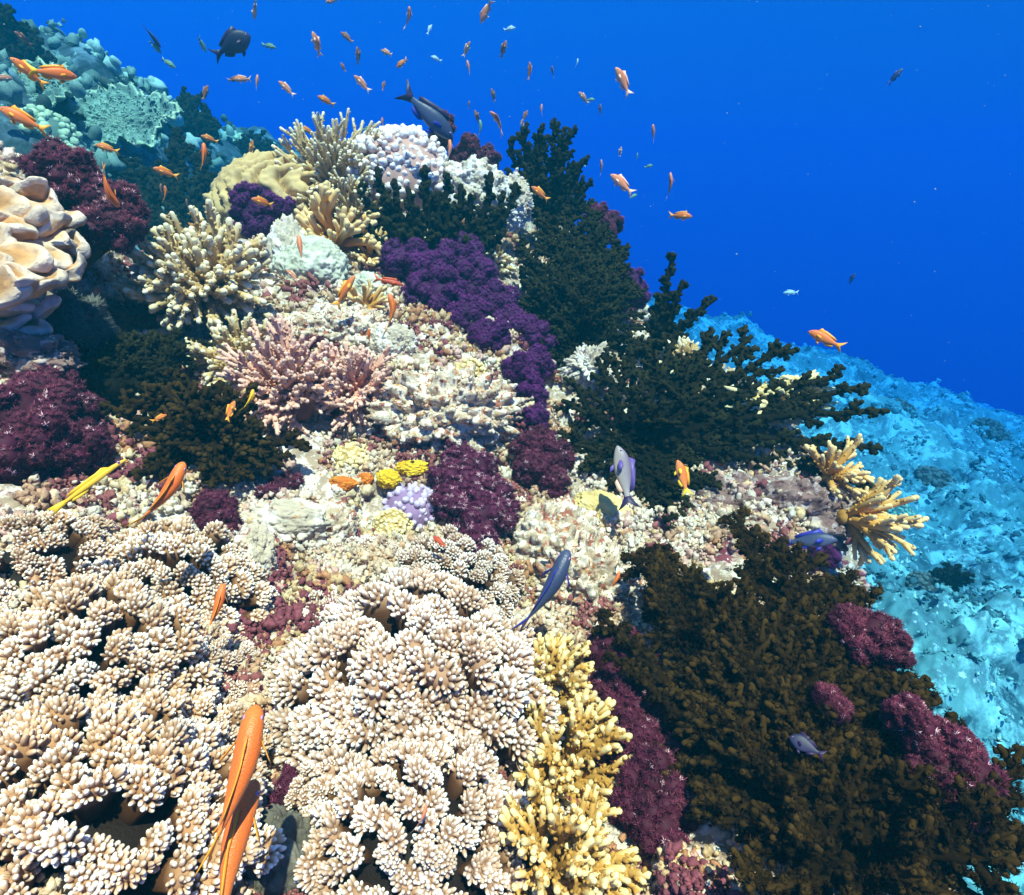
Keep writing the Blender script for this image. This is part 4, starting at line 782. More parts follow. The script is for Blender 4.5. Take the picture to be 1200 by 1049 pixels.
table("pale tilted plate coral left of the large table coral on the far reef", 88, 140, 26, 5.3, 303)
table("pale ridged plate coral at the far reef's left edge above the orange fish", 25, 108, 44, 5.0, 304)
for k, (lab, px, py, r, d) in enumerate([("pale knobbed coral mound between the table coral and the left edge", 52, 150, 26, 4.6), ("pale blue coral mound at the far end of the distant reef", 285, 212, 22, 6.6), ("pale rounded coral on the distant ridge right of the dark bush", 270, 168, 18, 7.2), ("small pale coral under the table coral beside dark water", 72, 180, 18, 4.3), ("pale coral spur behind the tan ridged coral's left side", 275, 245, 20, 4.8), ("little pale coral knob on the skyline of the distant ridge", 316, 172, 8, 7.6)]):
    knob_coral(lab, px, py, r, M['ftab'], 310 + k, n=70, knob=.14, flat=.8, d=d, tall=1.3)
FG = "dark bushy tree corals on the far reef"
tree_coral("large dark blue looking tree coral bush on the far reef below the table coral", (215, 330, 3.9), [(150, 190, 4.6), (175, 205, 4.5), (210, 160, 4.8), (235, 180, 4.7), (250, 215, 4.5), (200, 225, 4.3), (160, 240, 4.2), (225, 250, 4.2), (255, 265, 4.2), (180, 270, 4.0), (210, 285, 4.0), (130, 215, 4.5), (145, 270, 4.1)], M['tree'], 221, bpx=3.0, blen=34, upb=.3, jit=.4, sub=2, group=FG)
tree_coral("dark upright tree coral on the far skyline right of the table coral", (222, 180, 6.0), [(198, 118, 6.2), (215, 108, 6.2), (232, 112, 6.2), (245, 130, 6.2), (255, 150, 6.2), (205, 140, 6.1), (230, 145, 6.0)], M['tree'], 222, bpx=2.0, blen=22, upb=.5, jit=.4, sub=2, group=FG)
tree_coral("dark tree coral on the distant sloping ridge behind the tan ridged coral", (300, 205, 6.8), [(290, 160, 7), (305, 158, 7), (320, 172, 7), (335, 188, 7), (280, 175, 7)], M['tree'], 223, bpx=1.8, blen=20, upb=.4, jit=.4, sub=2, group=FG)
tree_coral("dark tree coral cut by the left edge at the top of the far reef", (5, 80, 5.8), [(2, 18, 6), (18, 30, 6), (32, 48, 6), (48, 68, 6), (10, 50, 5.9), (30, 72, 5.8)], M['tree'], 224, bpx=2.4, blen=28, upb=.3, jit=.4, sub=2, group=FG)
tree_coral("dark tree coral between the pale plates at the far reef's left", (62, 128, 5.0), [(50, 100, 5.1), (66, 98, 5.1), (78, 112, 5.1), (58, 115, 5)], M['tree'], 225, bpx=2.2, blen=20, upb=.3, jit=.4, sub=2, group=FG)

def sea_at(px, py):
    r = ray(px, py); ts = np.linspace(2.5, 16, 600); p = r * ts[:, None]; k = np.where(sea_z(p[:, 0], p[:, 1]) > p[:, 2])[0]; return ts[k[0]] if len(k) else 12.
for k, (lab, px, py, r) in enumerate([("dark coral head on the seabed right of the staghorn tips", 1100, 565, 22), ("small dark coral head near the seabed's far edge, below the lone orange fish", 1060, 478, 14), ("dark low coral mound far out on the seabed at the right edge", 1165, 505, 18), ("dark coral head on the pale seabed above the drop off's maroon soft coral", 1090, 690, 22), ("pale coral head on the bright seabed patch right of the rock arm", 1055, 600, 20)]):
    knob_coral(lab, px, py, r, M['grey' if 'pale' not in lab.split()[0] else 'ftab'], 330 + k, n=110, knob=.10, flat=.6, d=sea_at(px, py), tall=1.2, name="coral_head")
tree_coral("small dark branching tree coral out on the pale seabed", (1115, 690, sea_at(1115, 690)), [(1095, 668, sea_at(1115, 690) - .1), (1108, 660, sea_at(1115, 690) - .1), (1122, 662, sea_at(1115, 690) - .1), (1135, 672, sea_at(1115, 690) - .1)], M['tree'], 226, bpx=1.6, blen=14, jit=.3, sub=1)
# ------------------------------------------------------------------ crusts: uncountable small growth over the whole reef slope
rs = np.random.RandomState(77)
def crust_growth():
    n = 52000; r = np.exp(rs.uniform(math.log(.30), math.log(3.6), n)); a = np.radians(rs.uniform(-60, 52, n)); x, y = r * np.sin(a), r * np.cos(a); z = height(x, y); p = np.stack([x, y, z], 1)
    e = .03; nx = -(height(x + e, y) - height(x - e, y)) / (2 * e); ny = -(height(x, y + e) - height(x, y - e)) / (2 * e); nn = nrm(np.stack([nx, ny, np.ones(n)], 1))
    keep = (fbm(p * 8, 3, 55) > -.2) & (nn[:, 2] > .3); p, nn, r = p[keep], nn[keep], r[keep]; n = len(p)
    p = p + nn * crust(p, .5 - worley(p * 9 + .6 * np.stack([fbm(p * 5, 2, 3), fbm(p * 5, 2, 5), fbm(p * 5, 2, 7)], 1), 3), .5 - worley(p * 26, 11), .5 - worley(p * 75, 21))[:, None]
    pal = np.array([(.30, .09, .09), (.52, .28, .18), (.60, .36, .22), (.70, .48, .34), (.76, .56, .42), (.80, .66, .54), (.78, .60, .50), (.66, .38, .32), (.74, .54, .34), (.62, .40, .22), (.46, .20, .10), (.24, .06, .08)])
    zone = fbm(p * 9, 2, 91); zi = np.clip(((zone * 1.5 + .5) * 12 + rs.randn(n) * .9), 0, 11.99).astype(int); mb = MB(); size = (.0028 + .0058 * rs.rand(n) ** 2.5) * (.45 + .55 * r)
    for s in range(4):
        sel = np.where(np.arange(n) % 4 == s)[0]; k = len(sel); u, v, ax = basis(nn[sel])
        for j in range((6, 5, 7, 6)[s]):
            an, rad = rs.rand(k) * 6.28, np.sqrt(rs.rand(k)) * 3.2 * size[sel]; pos = p[sel] + u * (np.cos(an) * rad)[:, None] + v * (np.sin(an) * rad)[:, None] + ax * (size[sel] * (rs.rand(k) * 1.6 - .3))[:, None]
            d_ = nrm(ax + .8 * rs.randn(k, 3)); sz = size[sel] * (.35 + .75 * rs.rand(k)); c = pal[np.where(rs.rand(k) < .05, rs.randint(0, 12, k), zi[sel])] * (.8 + .3 * rs.rand(k))[:, None]
            near = r[sel] < 1.5
            for tpl, mk in (((CHIP[j % 4] if s != 2 else BUD), near), (CHIP0[j % 4], ~near)):
                stamp(mb, tpl, pos[mk], d_[mk], np.stack([sz, sz, sz * 1.5], 1)[mk] * (.7 if s == 2 else 1), rs, .5, 1., col=np.clip(c[mk], 0, .86))
    o = mb.obj("encrusting_growth", M['pig'], color=True); tag(o, "mixed cream, rose, orange and maroon crusts and knobs covering the rock", "crust", kind='stuff')
crust_growth()
def sea_growth():
    n = 2600; r = np.exp(rs.uniform(math.log(2.5), math.log(15), n)); a = np.radians(rs.uniform(5, 62, n)); x, y = r * np.sin(a), r * np.cos(a); z = sea_z(x, y); p = np.stack([x, y, z], 1); mb = MB(); k_ = fbm(p * 1.3, 3, 8) + .15 * rs.randn(n); keep = np.abs(k_) > .02; p, r, k_ = p[keep], r[keep], k_[keep]; n = len(p)
    pal = np.array([(.07, .13, .14), (.13, .25, .25), (.22, .40, .38), (.32, .54, .50), (.42, .64, .60), (.52, .72, .68)])  # chips carry the same painted water tint as the seabed
    for j in range(5):
        s = (.006 + .022 * rs.rand(n) ** 3) * np.sqrt(r / 4); c = pal[np.clip((k_ + .52) * 6.5 + rs.randn(n) * .6, 0, 5.99).astype(int)]
        pos = p + np.stack([rs.randn(n) * s * 2, rs.randn(n) * s * 2, .02 * rs.rand(n)], 1); stamp(mb, CHIP[j % 4] if j < 3 else BUD, pos, nrm(rs.randn(n, 3) * .7 + [0, 0, 1]), np.stack([s, s, s * (.6 if j < 3 else 1.3)], 1) * (1 if j < 3 else .5), rs, col=c)
    o = mb.obj("rubble", M['pig'], color=True); tag(o, "loose pale and dark coral rubble scattered over the seabed", "rubble", kind='stuff')
def far_growth():
    n = 2600; x, y = rs.uniform(-6.5, -.3, n), rs.uniform(2.6, 9, n); p = np.stack([x, y, far_z(x, y)], 1); k_ = fbm(p * 1.5, 3, 18) + .12 * rs.randn(n); keep = k_ > -.02; p, k_ = p[keep], k_[keep]; n = len(p); mb = MB()
    pal = np.array([(.05, .07, .06), (.12, .17, .14), (.23, .32, .26), (.34, .46, .36), (.46, .58, .48)])  # greenish water tint painted into these too
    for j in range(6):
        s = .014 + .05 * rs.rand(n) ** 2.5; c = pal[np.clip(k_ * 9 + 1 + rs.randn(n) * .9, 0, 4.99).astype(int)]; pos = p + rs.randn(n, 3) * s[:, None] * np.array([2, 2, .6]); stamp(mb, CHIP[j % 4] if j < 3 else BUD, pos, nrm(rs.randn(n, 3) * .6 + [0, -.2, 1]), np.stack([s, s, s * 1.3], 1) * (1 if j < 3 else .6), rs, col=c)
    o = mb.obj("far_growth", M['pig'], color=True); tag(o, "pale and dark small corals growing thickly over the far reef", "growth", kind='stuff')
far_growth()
sea_growth()

# ------------------------------------------------------------------ fish
def fish_mat(name, back, side, belly, rough=.45, emi=0):
    m, t, b = principled(name, rough, .35)
    a = t.nodes.new("ShaderNodeAttribute"); a.attribute_name = "tip"; r = t.nodes.new("ShaderNodeValToRGB"); el = r.color_ramp.elements; el.new(.5)
    for e, (p, c) in zip(el, ((0, belly), (.5, side), (1, back))): e.position = p; e.color = (*c, 1)
    t.links.new(a.outputs["Fac"], r.inputs[0])
    tcn = t.nodes.new("ShaderNodeTexCoord"); v = t.nodes.new("ShaderNodeTexVoronoi"); v.inputs["Scale"].default_value = 85
    mp = t.nodes.new("ShaderNodeMapping"); mp.inputs["Scale"].default_value = (1, .5, 1.2); t.links.new(tcn.outputs["Object"], mp.inputs[0]); t.links.new(mp.outputs[0], v.inputs["Vector"])
    mr_ = t.nodes.new("ShaderNodeMapRange"); mr_.inputs[3].default_value = 1.08; mr_.inputs[4].default_value = .84; t.links.new(v.outputs["Distance"], mr_.inputs[0]); mr_.inputs[2].default_value = .8
    mu = t.nodes.new("ShaderNodeVectorMath"); mu.operation = 'SCALE'; t.links.new(r.outputs[0], mu.inputs[0]); t.links.new(mr_.outputs[0], mu.inputs["Scale"]); t.links.new(mu.outputs[0], b.inputs["Base Color"])
    bp = t.nodes.new("ShaderNodeBump"); bp.inputs["Strength"].default_value = .12; bp.inputs["Distance"].default_value = .01; t.links.new(v.outputs["Distance"], bp.inputs["Height"]); t.links.new(bp.outputs[0], b.inputs["Normal"])
    return m
def plain(name, c, rough=.5, spec=.3):
    m, t, b = principled(name, rough, spec); b.inputs["Base Color"].default_value = (*c, 1); return m
FM = {'orange': (fish_mat("orange_scales", (.72, .13, .02), (.82, .20, .04), (.84, .34, .12)), plain("orange_fin", (.85, .33, .03))),
      'pink': (fish_mat("pink_orange_scales", (.66, .17, .07), (.80, .30, .15), (.84, .50, .36)), plain("pale_pink_fin", (.80, .46, .34))),
      'dusk': (fish_mat("dusky_orange_scales", (.16, .05, .03), (.50, .15, .06), (.70, .32, .18)), plain("dusky_fin", (.40, .16, .10))),
      'mauve': (fish_mat("mauve_scales", (.18,.13,.20), (.32,.25,.26), (.46,.36,.27), .4), plain("violet_fin", (.12,.07,.26))),
      'slate': (fish_mat("slate_scales", (.035,.045,.10), (.065,.075,.15), (.12,.11,.20), .4), plain("blue_fin", (.03,.03,.30))),
      'dark': (fish_mat("dark_scales", (.015,.016,.05), (.028,.026,.07), (.05,.04,.10), .5), plain("dark_fin", (.03, .015, .06))),
      'yellow': (fish_mat("yellow_scales", (.82, .38, .01), (.84, .44, .02), (.84, .52, .06)), plain("yellow_fin", (.84, .50, .03))),
      'green': (fish_mat("olive_scales", (.12, .26, .16), (.22, .36, .22), (.40, .50, .34)), plain("olive_fin", (.25, .36, .2))),
      'pale': (fish_mat("silver_scales", (.35, .55, .60), (.60, .75, .78), (.80, .84, .84)), plain("silver_fin", (.6, .7, .75))),
      'red': (fish_mat("red_scales", (.40, .03, .02), (.62, .07, .02), (.70, .18, .05)), plain("red_fin", (.6, .10, .03)))}
EYE_W = plain("eye_ring", (.45, .22, .42), .25, .5); EYE_B = plain("eye_pupil", (.006, .006, .012), .15, .5)
EXTRA = {'caudal_tip': plain("tail_pink", (.75, .42, .55))}
XS = np.array([0, .012, .04, .08, .14, .22, .32, .42, .52, .62, .70, .76, .80])
PROF = {'anthias': (np.array([.004, .022, .05, .078, .108, .132, .142, .135, .115, .085, .058, .044, .042]), np.array([.004, .020, .042, .064, .092, .116, .128, .122, .102, .074, .050, .040, .040]), np.array([.004, .018, .034, .048, .060, .069, .072, .068, .056, .040, .026, .018, .012])),
        'slim': (np.array([.004, .026, .046, .062, .076, .088, .095, .092, .080, .060, .042, .034, .032]), np.array([.004, .016, .032, .046, .062, .078, .086, .082, .070, .052, .038, .032, .030]), np.array([.006, .032, .056, .070, .080, .087, .088, .082, .066, .046, .030, .020, .013])),
        'deep': (np.array([.004, .035, .085, .13, .175, .215, .230, .215, .175, .12, .07, .046, .046]), np.array([.004, .025, .060, .10, .145, .190, .210, .195, .155, .10, .06, .044, .044]), np.array([.004, .020, .040, .055, .070, .078, .078, .070, .056, .038, .024, .016, .012])),
        'rod': (np.array([.004, .012, .018, .022, .028, .034, .036, .036, .034, .028, .022, .018, .018]), np.array([.004, .010, .016, .020, .026, .032, .036, .036, .032, .026, .020, .018, .018]), np.array([.004, .010, .014, .018, .024, .028, .030, .030, .026, .020, .014, .010, .008]))}
def bendf(v, b):
    """v has x along the body (nose .5, tail -.5), y sideways: swing the rear half"""
    v = np.array(v, float); s = np.maximum(0, .25 - v[:, 0]); v[:, 1] += b * s ** 1.8; return v
def fin(mb, outl, th, b, m, plane='xz', y0=0., root_n=2):
    o_ = np.array(outl, float); n = len(o_); c = o_.mean(0)
    tri = [(i, (i + 1) % n, n) for i in range(n)]; P = np.concatenate([o_, c[None]])
    tk = np.where(np.arange(n + 1) == n, th, th * .35)
    A = np.stack([P[:, 0], tk, P[:, 1]], 1); B = np.stack([P[:, 0], -tk, P[:, 1]], 1)
    v = np.concatenate([A, B]); t = [tuple(x) for x in tri] + [(a_ + n + 1, c_ + n + 1, b_ + n + 1) for a_, b_, c_ in tri] + [x for i in range(n) for x in ((i, i + n + 1, (i + 1) % n), ((i + 1) % n, i + n + 1, (i + 1) % n + n + 1))]
    return v, np.array(t)
def fish_parts(shape, b, rnd=0):
    top, bot, wid = PROF[shape]; x = .5 - XS; ns = 16; an = np.arange(ns) * 2 * math.pi / ns
    xf = np.linspace(0, 1, 34); xs_ = .8 * (1 - np.cos(xf * math.pi)) / 2
    T, Bt, Wd = np.interp(xs_, XS, top), np.interp(xs_, XS, bot), np.interp(xs_, XS, wid)
    ca, sa = np.cos(an), np.sin(an); V = []
    for k in range(34):
        z = np.where(sa > 0, sa * T[k], sa * Bt[k]); yv = Wd[k] * np.sign(ca) * np.abs(ca) ** .9; V.append(np.stack([np.full(ns, .5 - xs_[k]), yv, z - .012 * (1 - min(1, xs_[k] * 6))], 1))
    V = np.concatenate(V); q = [(i * ns + j, i * ns + (j + 1) % ns, (i + 1) * ns + (j + 1) % ns, (i + 1) * ns + j) for i in range(33) for j in range(ns)]
    tip = np.clip(.5 + V[:, 2] / (.9 * T.max()) * .5, 0, 1)
    out = {'body': (bendf(V, b), np.array(q), None, tip)}
    tf = lambda u: float(np.interp(u, XS, top)); bf = lambda u: float(np.interp(u, XS, bot))
    def add(key, outl, th=.006, rot=None):
        v, t = fin(None, [(.5 - a_, z_) for a_, z_ in outl], th, b, 1)
        if rot is not None:
            piv, ang, ax, yo = rot; v = v - piv; c_, s_ = math.cos(ang), math.sin(ang)
            v = np.stack([v[:, 0], v[:, 1] * c_ - v[:, 2] * s_, v[:, 1] * s_ + v[:, 2] * c_], 1) if ax == 'x' else np.stack([v[:, 0] * c_ - v[:, 1] * s_, v[:, 0] * s_ + v[:, 1] * c_, v[:, 2]], 1)
            v = v + piv + np.array([0, yo, 0])
        out.setdefault(key, []).append((bendf(v, b), None, t, np.full(len(v), .5)))
    pk = tf(.78)
    if shape == 'rod': add('tail_fin', [(.77, pk), (.86, .035), (.98, .05), (.93, 0), (.98, -.05), (.86, -.035), (.77, -pk)], .005)
    else: add('tail_fin', [(.76, pk * .9), (.83, pk * 1.5), (.90, .105), (1.0, .175), (.95, .08), (.895, 0.0), (.95, -.08), (1.0, -.175), (.90, -.105), (.83, -pk * 1.5), (.76, -pk * .9)], .006)
    s = {'anthias': 1., 'slim': .85, 'deep': 1.1, 'rod': .5}[shape]
    add('dorsal_fin', [(.20, tf(.2) * .9), (.235, tf(.23) + .045 * s), (.27, tf(.27) + .085 * s), (.31, tf(.31) + .055 * s), (.42, tf(.42) + .06 * s), (.55, tf(.55) + .062 * s), (.66, tf(.66) + .07 * s), (.74, tf(.74) + .06 * s), (.70, tf(.7) * .9), (.5, tf(.5) * .88), (.35, tf(.35) * .9)])
    add('anal_fin', [(.50, -bf(.5) * .9), (.56, -bf(.56) - .06 * s), (.66, -bf(.66) - .075 * s), (.75, -bf(.75) - .05 * s), (.70, -bf(.70) * .9), (.6, -bf(.6) * .88)])
    if shape != 'rod':
        for sg in (1, -1):
            add('pelvic_fin', [(.27, -bf(.27) * .85), (.31, -bf(.31) - .05 * s), (.40, -bf(.4) - .085 * s), (.37, -bf(.37) - .01), (.33, -bf(.33) * .85)], .005, (np.array([.2, 0, -bf(.3)]), sg * .35, 'x', sg * .015))
            w0 = float(np.interp(.25, XS, wid)); add('pectoral_fin', [(.235, .012), (.29, .03), (.37, .02), (.41, -.02), (.37, -.055), (.29, -.05), (.235, -.02)], .004, (np.array([.5 - .235, 0, 0]), -sg * .55, 'z', sg * w0 * .95))
    w1 = float(np.interp(.085, XS, wid)); v, f = ICO[2]
    for sg in (1, -1):
        e = v * np.array([.020, .010, .020]) + np.array([.5 - .09, sg * w1 * .84, tf(.09) * .33]); out.setdefault('eye', []).append((bendf(e, b), None, f, np.full(len(e), .5)))
        e = v * np.array([.011, .006, .011]) + np.array([.5 - .088, sg * (w1 * .84 + .0072), tf(.09) * .33]); out.setdefault('pupil', []).append((bendf(e, b), None, f, np.full(len(e), .5)))
    return out
_FC = {}
def fish_meshes(shape, b, colour, parts):
    key = (shape, b, colour, parts)
    if key in _FC: return _FC[key]
    P = fish_parts(shape, b); mb_, mf = FM[colour]; res = []
    if not parts:
        m = MB()
        for k, lst in P.items():
            for (v, q, t, tp) in (lst if isinstance(lst, list) else [lst]): m.add(v, q=q, t=t, tip=tp, m={'body': 0, 'eye': 2, 'pupil': 3}.get(k, 1))
        res = m.mesh("fish", [mb_, mf, EYE_W, EYE_B])
    else:
        for k, lst in P.items():
            for i, (v, q, t, tp) in enumerate(lst if isinstance(lst, list) else [lst]):
                m = MB(); m.add(v, q=q, t=t, tip=tp); res.append((k, i, m.mesh(k, [{'body': mb_, 'eye': EYE_W, 'pupil': EYE_B}.get(k, mf)])))
    _FC[key] = res; return res
def fish(label, px, py, lpx, ang, colour='orange', view='s', b=0., shape='anthias', d=None, yaw=0., real=.085, group="orange fish schooling above the reef", cat='fish', name="reef_fish", pfin=None):
    if d is None:
        d = real * F / lpx
        lim = spot_limit(px, py); d = min(d, lim)
    c = at(px, py, d); r = nrm(c); rt = nrm(np.cross(r, V_U)); up = np.cross(rt, r); L = lpx * d / F
    a = math.radians(ang); h = rt * math.cos(a) + up * math.sin(a); y_ = math.radians(yaw); h = h * math.cos(y_) + r * math.sin(y_)
    if view == 't': dz = -r + .15 * up
    elif view == 'l': dz = -rt      # back of the fish towards the left of the picture
    elif view == 'r': dz = rt
    elif view == 'q': dz = -r * .8 + up * .6
    else: dz = up + .15 * rt * (1 if math.cos(a) < 0 else -1)
    dz = nrm(dz - h * (dz @ h)); yv = np.cross(dz, h); L = L / max(.5, math.cos(y_))
    Mx = Matrix(((h[0] * L, yv[0] * L, dz[0] * L, c[0]), (h[1] * L, yv[1] * L, dz[1] * L, c[1]), (h[2] * L, yv[2] * L, dz[2] * L, c[2]), (0, 0, 0, 1)))
    parts = lpx >= 30
    if not parts:
        o = bpy.data.objects.new(name, fish_meshes(shape, b, colour, False)); COL.objects.link(o); o.matrix_world = Mx; return tag(o, label, cat, group)
    root = bpy.data.objects.new(name, None); COL.objects.link(root); root.empty_display_size = .1; root.matrix_world = Mx; tag(root, label, cat, group); eyes = []
    for k, i, me in fish_meshes(shape, b, colour, True):
        o = bpy.data.objects.new(k, me); COL.objects.link(o)
        if k == 'pupil': o.parent = eyes[i]
        else: o.parent = root
        if k == 'eye': eyes.append(o)
        if pfin and k in pfin: o.data = o.data.copy(); o.data.materials[0] = FM[pfin[k]][1]
    return root
def spot_limit(px, py):
    r = ray(px, py); p = r[None] * _TS[:, None]; k = np.where(height(p[:, 0], p[:, 1]) > p[:, 2])[0]
    if len(k): return _TS[k[0]] * .86 - .03
    p = r * np.linspace(2, 9, 200)[:, None]; k = np.where(far_h(p[:, 0], p[:, 1]) + .25 > p[:, 2])[0]
    return np.linspace(2, 9, 200)[k[0]] * .8 if len(k) else 3.6

# large and near
fish("long orange fish swimming upward over the knobbly corals at the bottom", 283, 918, 140, 79, 'orange', 'q', .25, 'slim', d=.56, group=None)
fish("orange fish at the bottom edge, its yellow fin against the long orange fish's tail", 266, 1008, 132, 68, 'orange', 'q', -.3, 'slim', d=.60, group=None)
fish("orange fish with yellow fins climbing past the olive tree coral on the left", 196, 583, 78, 68, 'orange', 'q', .45, 'slim', d=.95, group=None)
fish("long thin yellow fish slanting above the left knobbly corals", 103, 569, 80, 40, 'yellow', 's', .0, 'rod', d=1.0, group=None)
fish("thin orange fish heading up beside the small knobbly coral", 255, 714, 52, 78, 'orange', 't', .2, 'slim', d=.95, group=None)
fish("mauve fish with violet fins hanging head up beside the black fan coral", 731, 559, 74, 100, 'mauve', 'r', .35, 'anthias', d=1.36, group=None, pfin={'anal_fin': 'pink', 'tail_fin': 'dark'})
fish("slim slate blue fish rising over the speckled pale rock", 645, 696, 108, 68, 'slate', 'q', .35, 'slim', d=1.0, group=None)
fish("deep orange fish with yellow fins and tail, right of the mauve fish", 800, 560, 42, 105, 'orange', 'r', .3, 'anthias', d=1.40, group=None, pfin={'tail_fin': 'yellow', 'anal_fin': 'yellow', 'pelvic_fin': 'yellow', 'pectoral_fin': 'yellow'})
fish("blue grey fish half hidden under the cream staghorn tips at the rock arm", 947, 634, 54, 8, 'slate', 's', .1, 'anthias', d=1.42, group=None)
fish("dark blue fish with pink edged tail diving over the white crest mound", 501, 134, 68, -38, 'slate', 's', .1, 'anthias', d=2.5, group=None, pfin={'tail_fin': 'dark', 'dorsal_fin': 'dark'})
fish("dark purple deep bodied fish high in the blue water on the left", 271, 54, 40, 38, 'dark', 's', .3, 'deep', d=3.0, group=None)
fish("dark blue round fish deep inside the brown tree coral at lower right", 946, 875, 34, 160, 'dark', 's', .0, 'deep', d=.80, group=None)
fish("bright orange fish beside the grey green rock, heading up", 404, 342, 42, 60, 'orange', 's', .1, 'slim', d=1.8, group=None)
fish("curved slender orange fish at the edge of the purple soft coral bank", 463, 366, 42, 108, 'orange', 't', .9, 'slim', d=1.8, group=None)
fish("dull red fish with a big eye under the mustard coral twigs", 455, 330, 34, -10, 'red', 's', .0, 'slim', d=1.95, group=None)
fish("orange fish alone in blue water above the seabed on the right", 968, 398, 38, 148, 'orange', 's', .2, 'anthias', d=1.5)
fish("white chinned orange fish in blue water near the tall black tree coral", 729, 216, 32, 138, 'pink', 's', .3, 'anthias')
fish("orange fish high in the blue water alone right of the school", 730, 96, 30, 118, 'pink', 's', .3, 'anthias')
fish("upright orange fish curving in blue water above the thin black branches", 787, 218, 27, 95, 'pink', 't', .5, 'anthias')
fish("orange fish facing right in blue water, lowest of those above the thin black branches", 797, 253, 25, -8, 'orange', 's', .3, 'anthias')
fish("orange fish in front of the tall black tree coral on the crest", 633, 227, 24, 142, 'orange', 's', .1, 'anthias')
fish("orange fish curled above the crest left of the tall black tree coral", 585, 141, 25, 140, 'pink', 'q', .8, 'anthias')
fish("orange fish at the top edge with its pale tail up", 570, 13, 22, 240, 'pink', 's', .2, 'anthias')
fish("slender orange fish upright in blue water right of the school", 766, 157, 18, 95, 'pink', 't', .1, 'slim')
fish("small orange fish upright just left of the white chinned fish", 705, 197, 17, 92, 'pink', 't', .2, 'anthias')
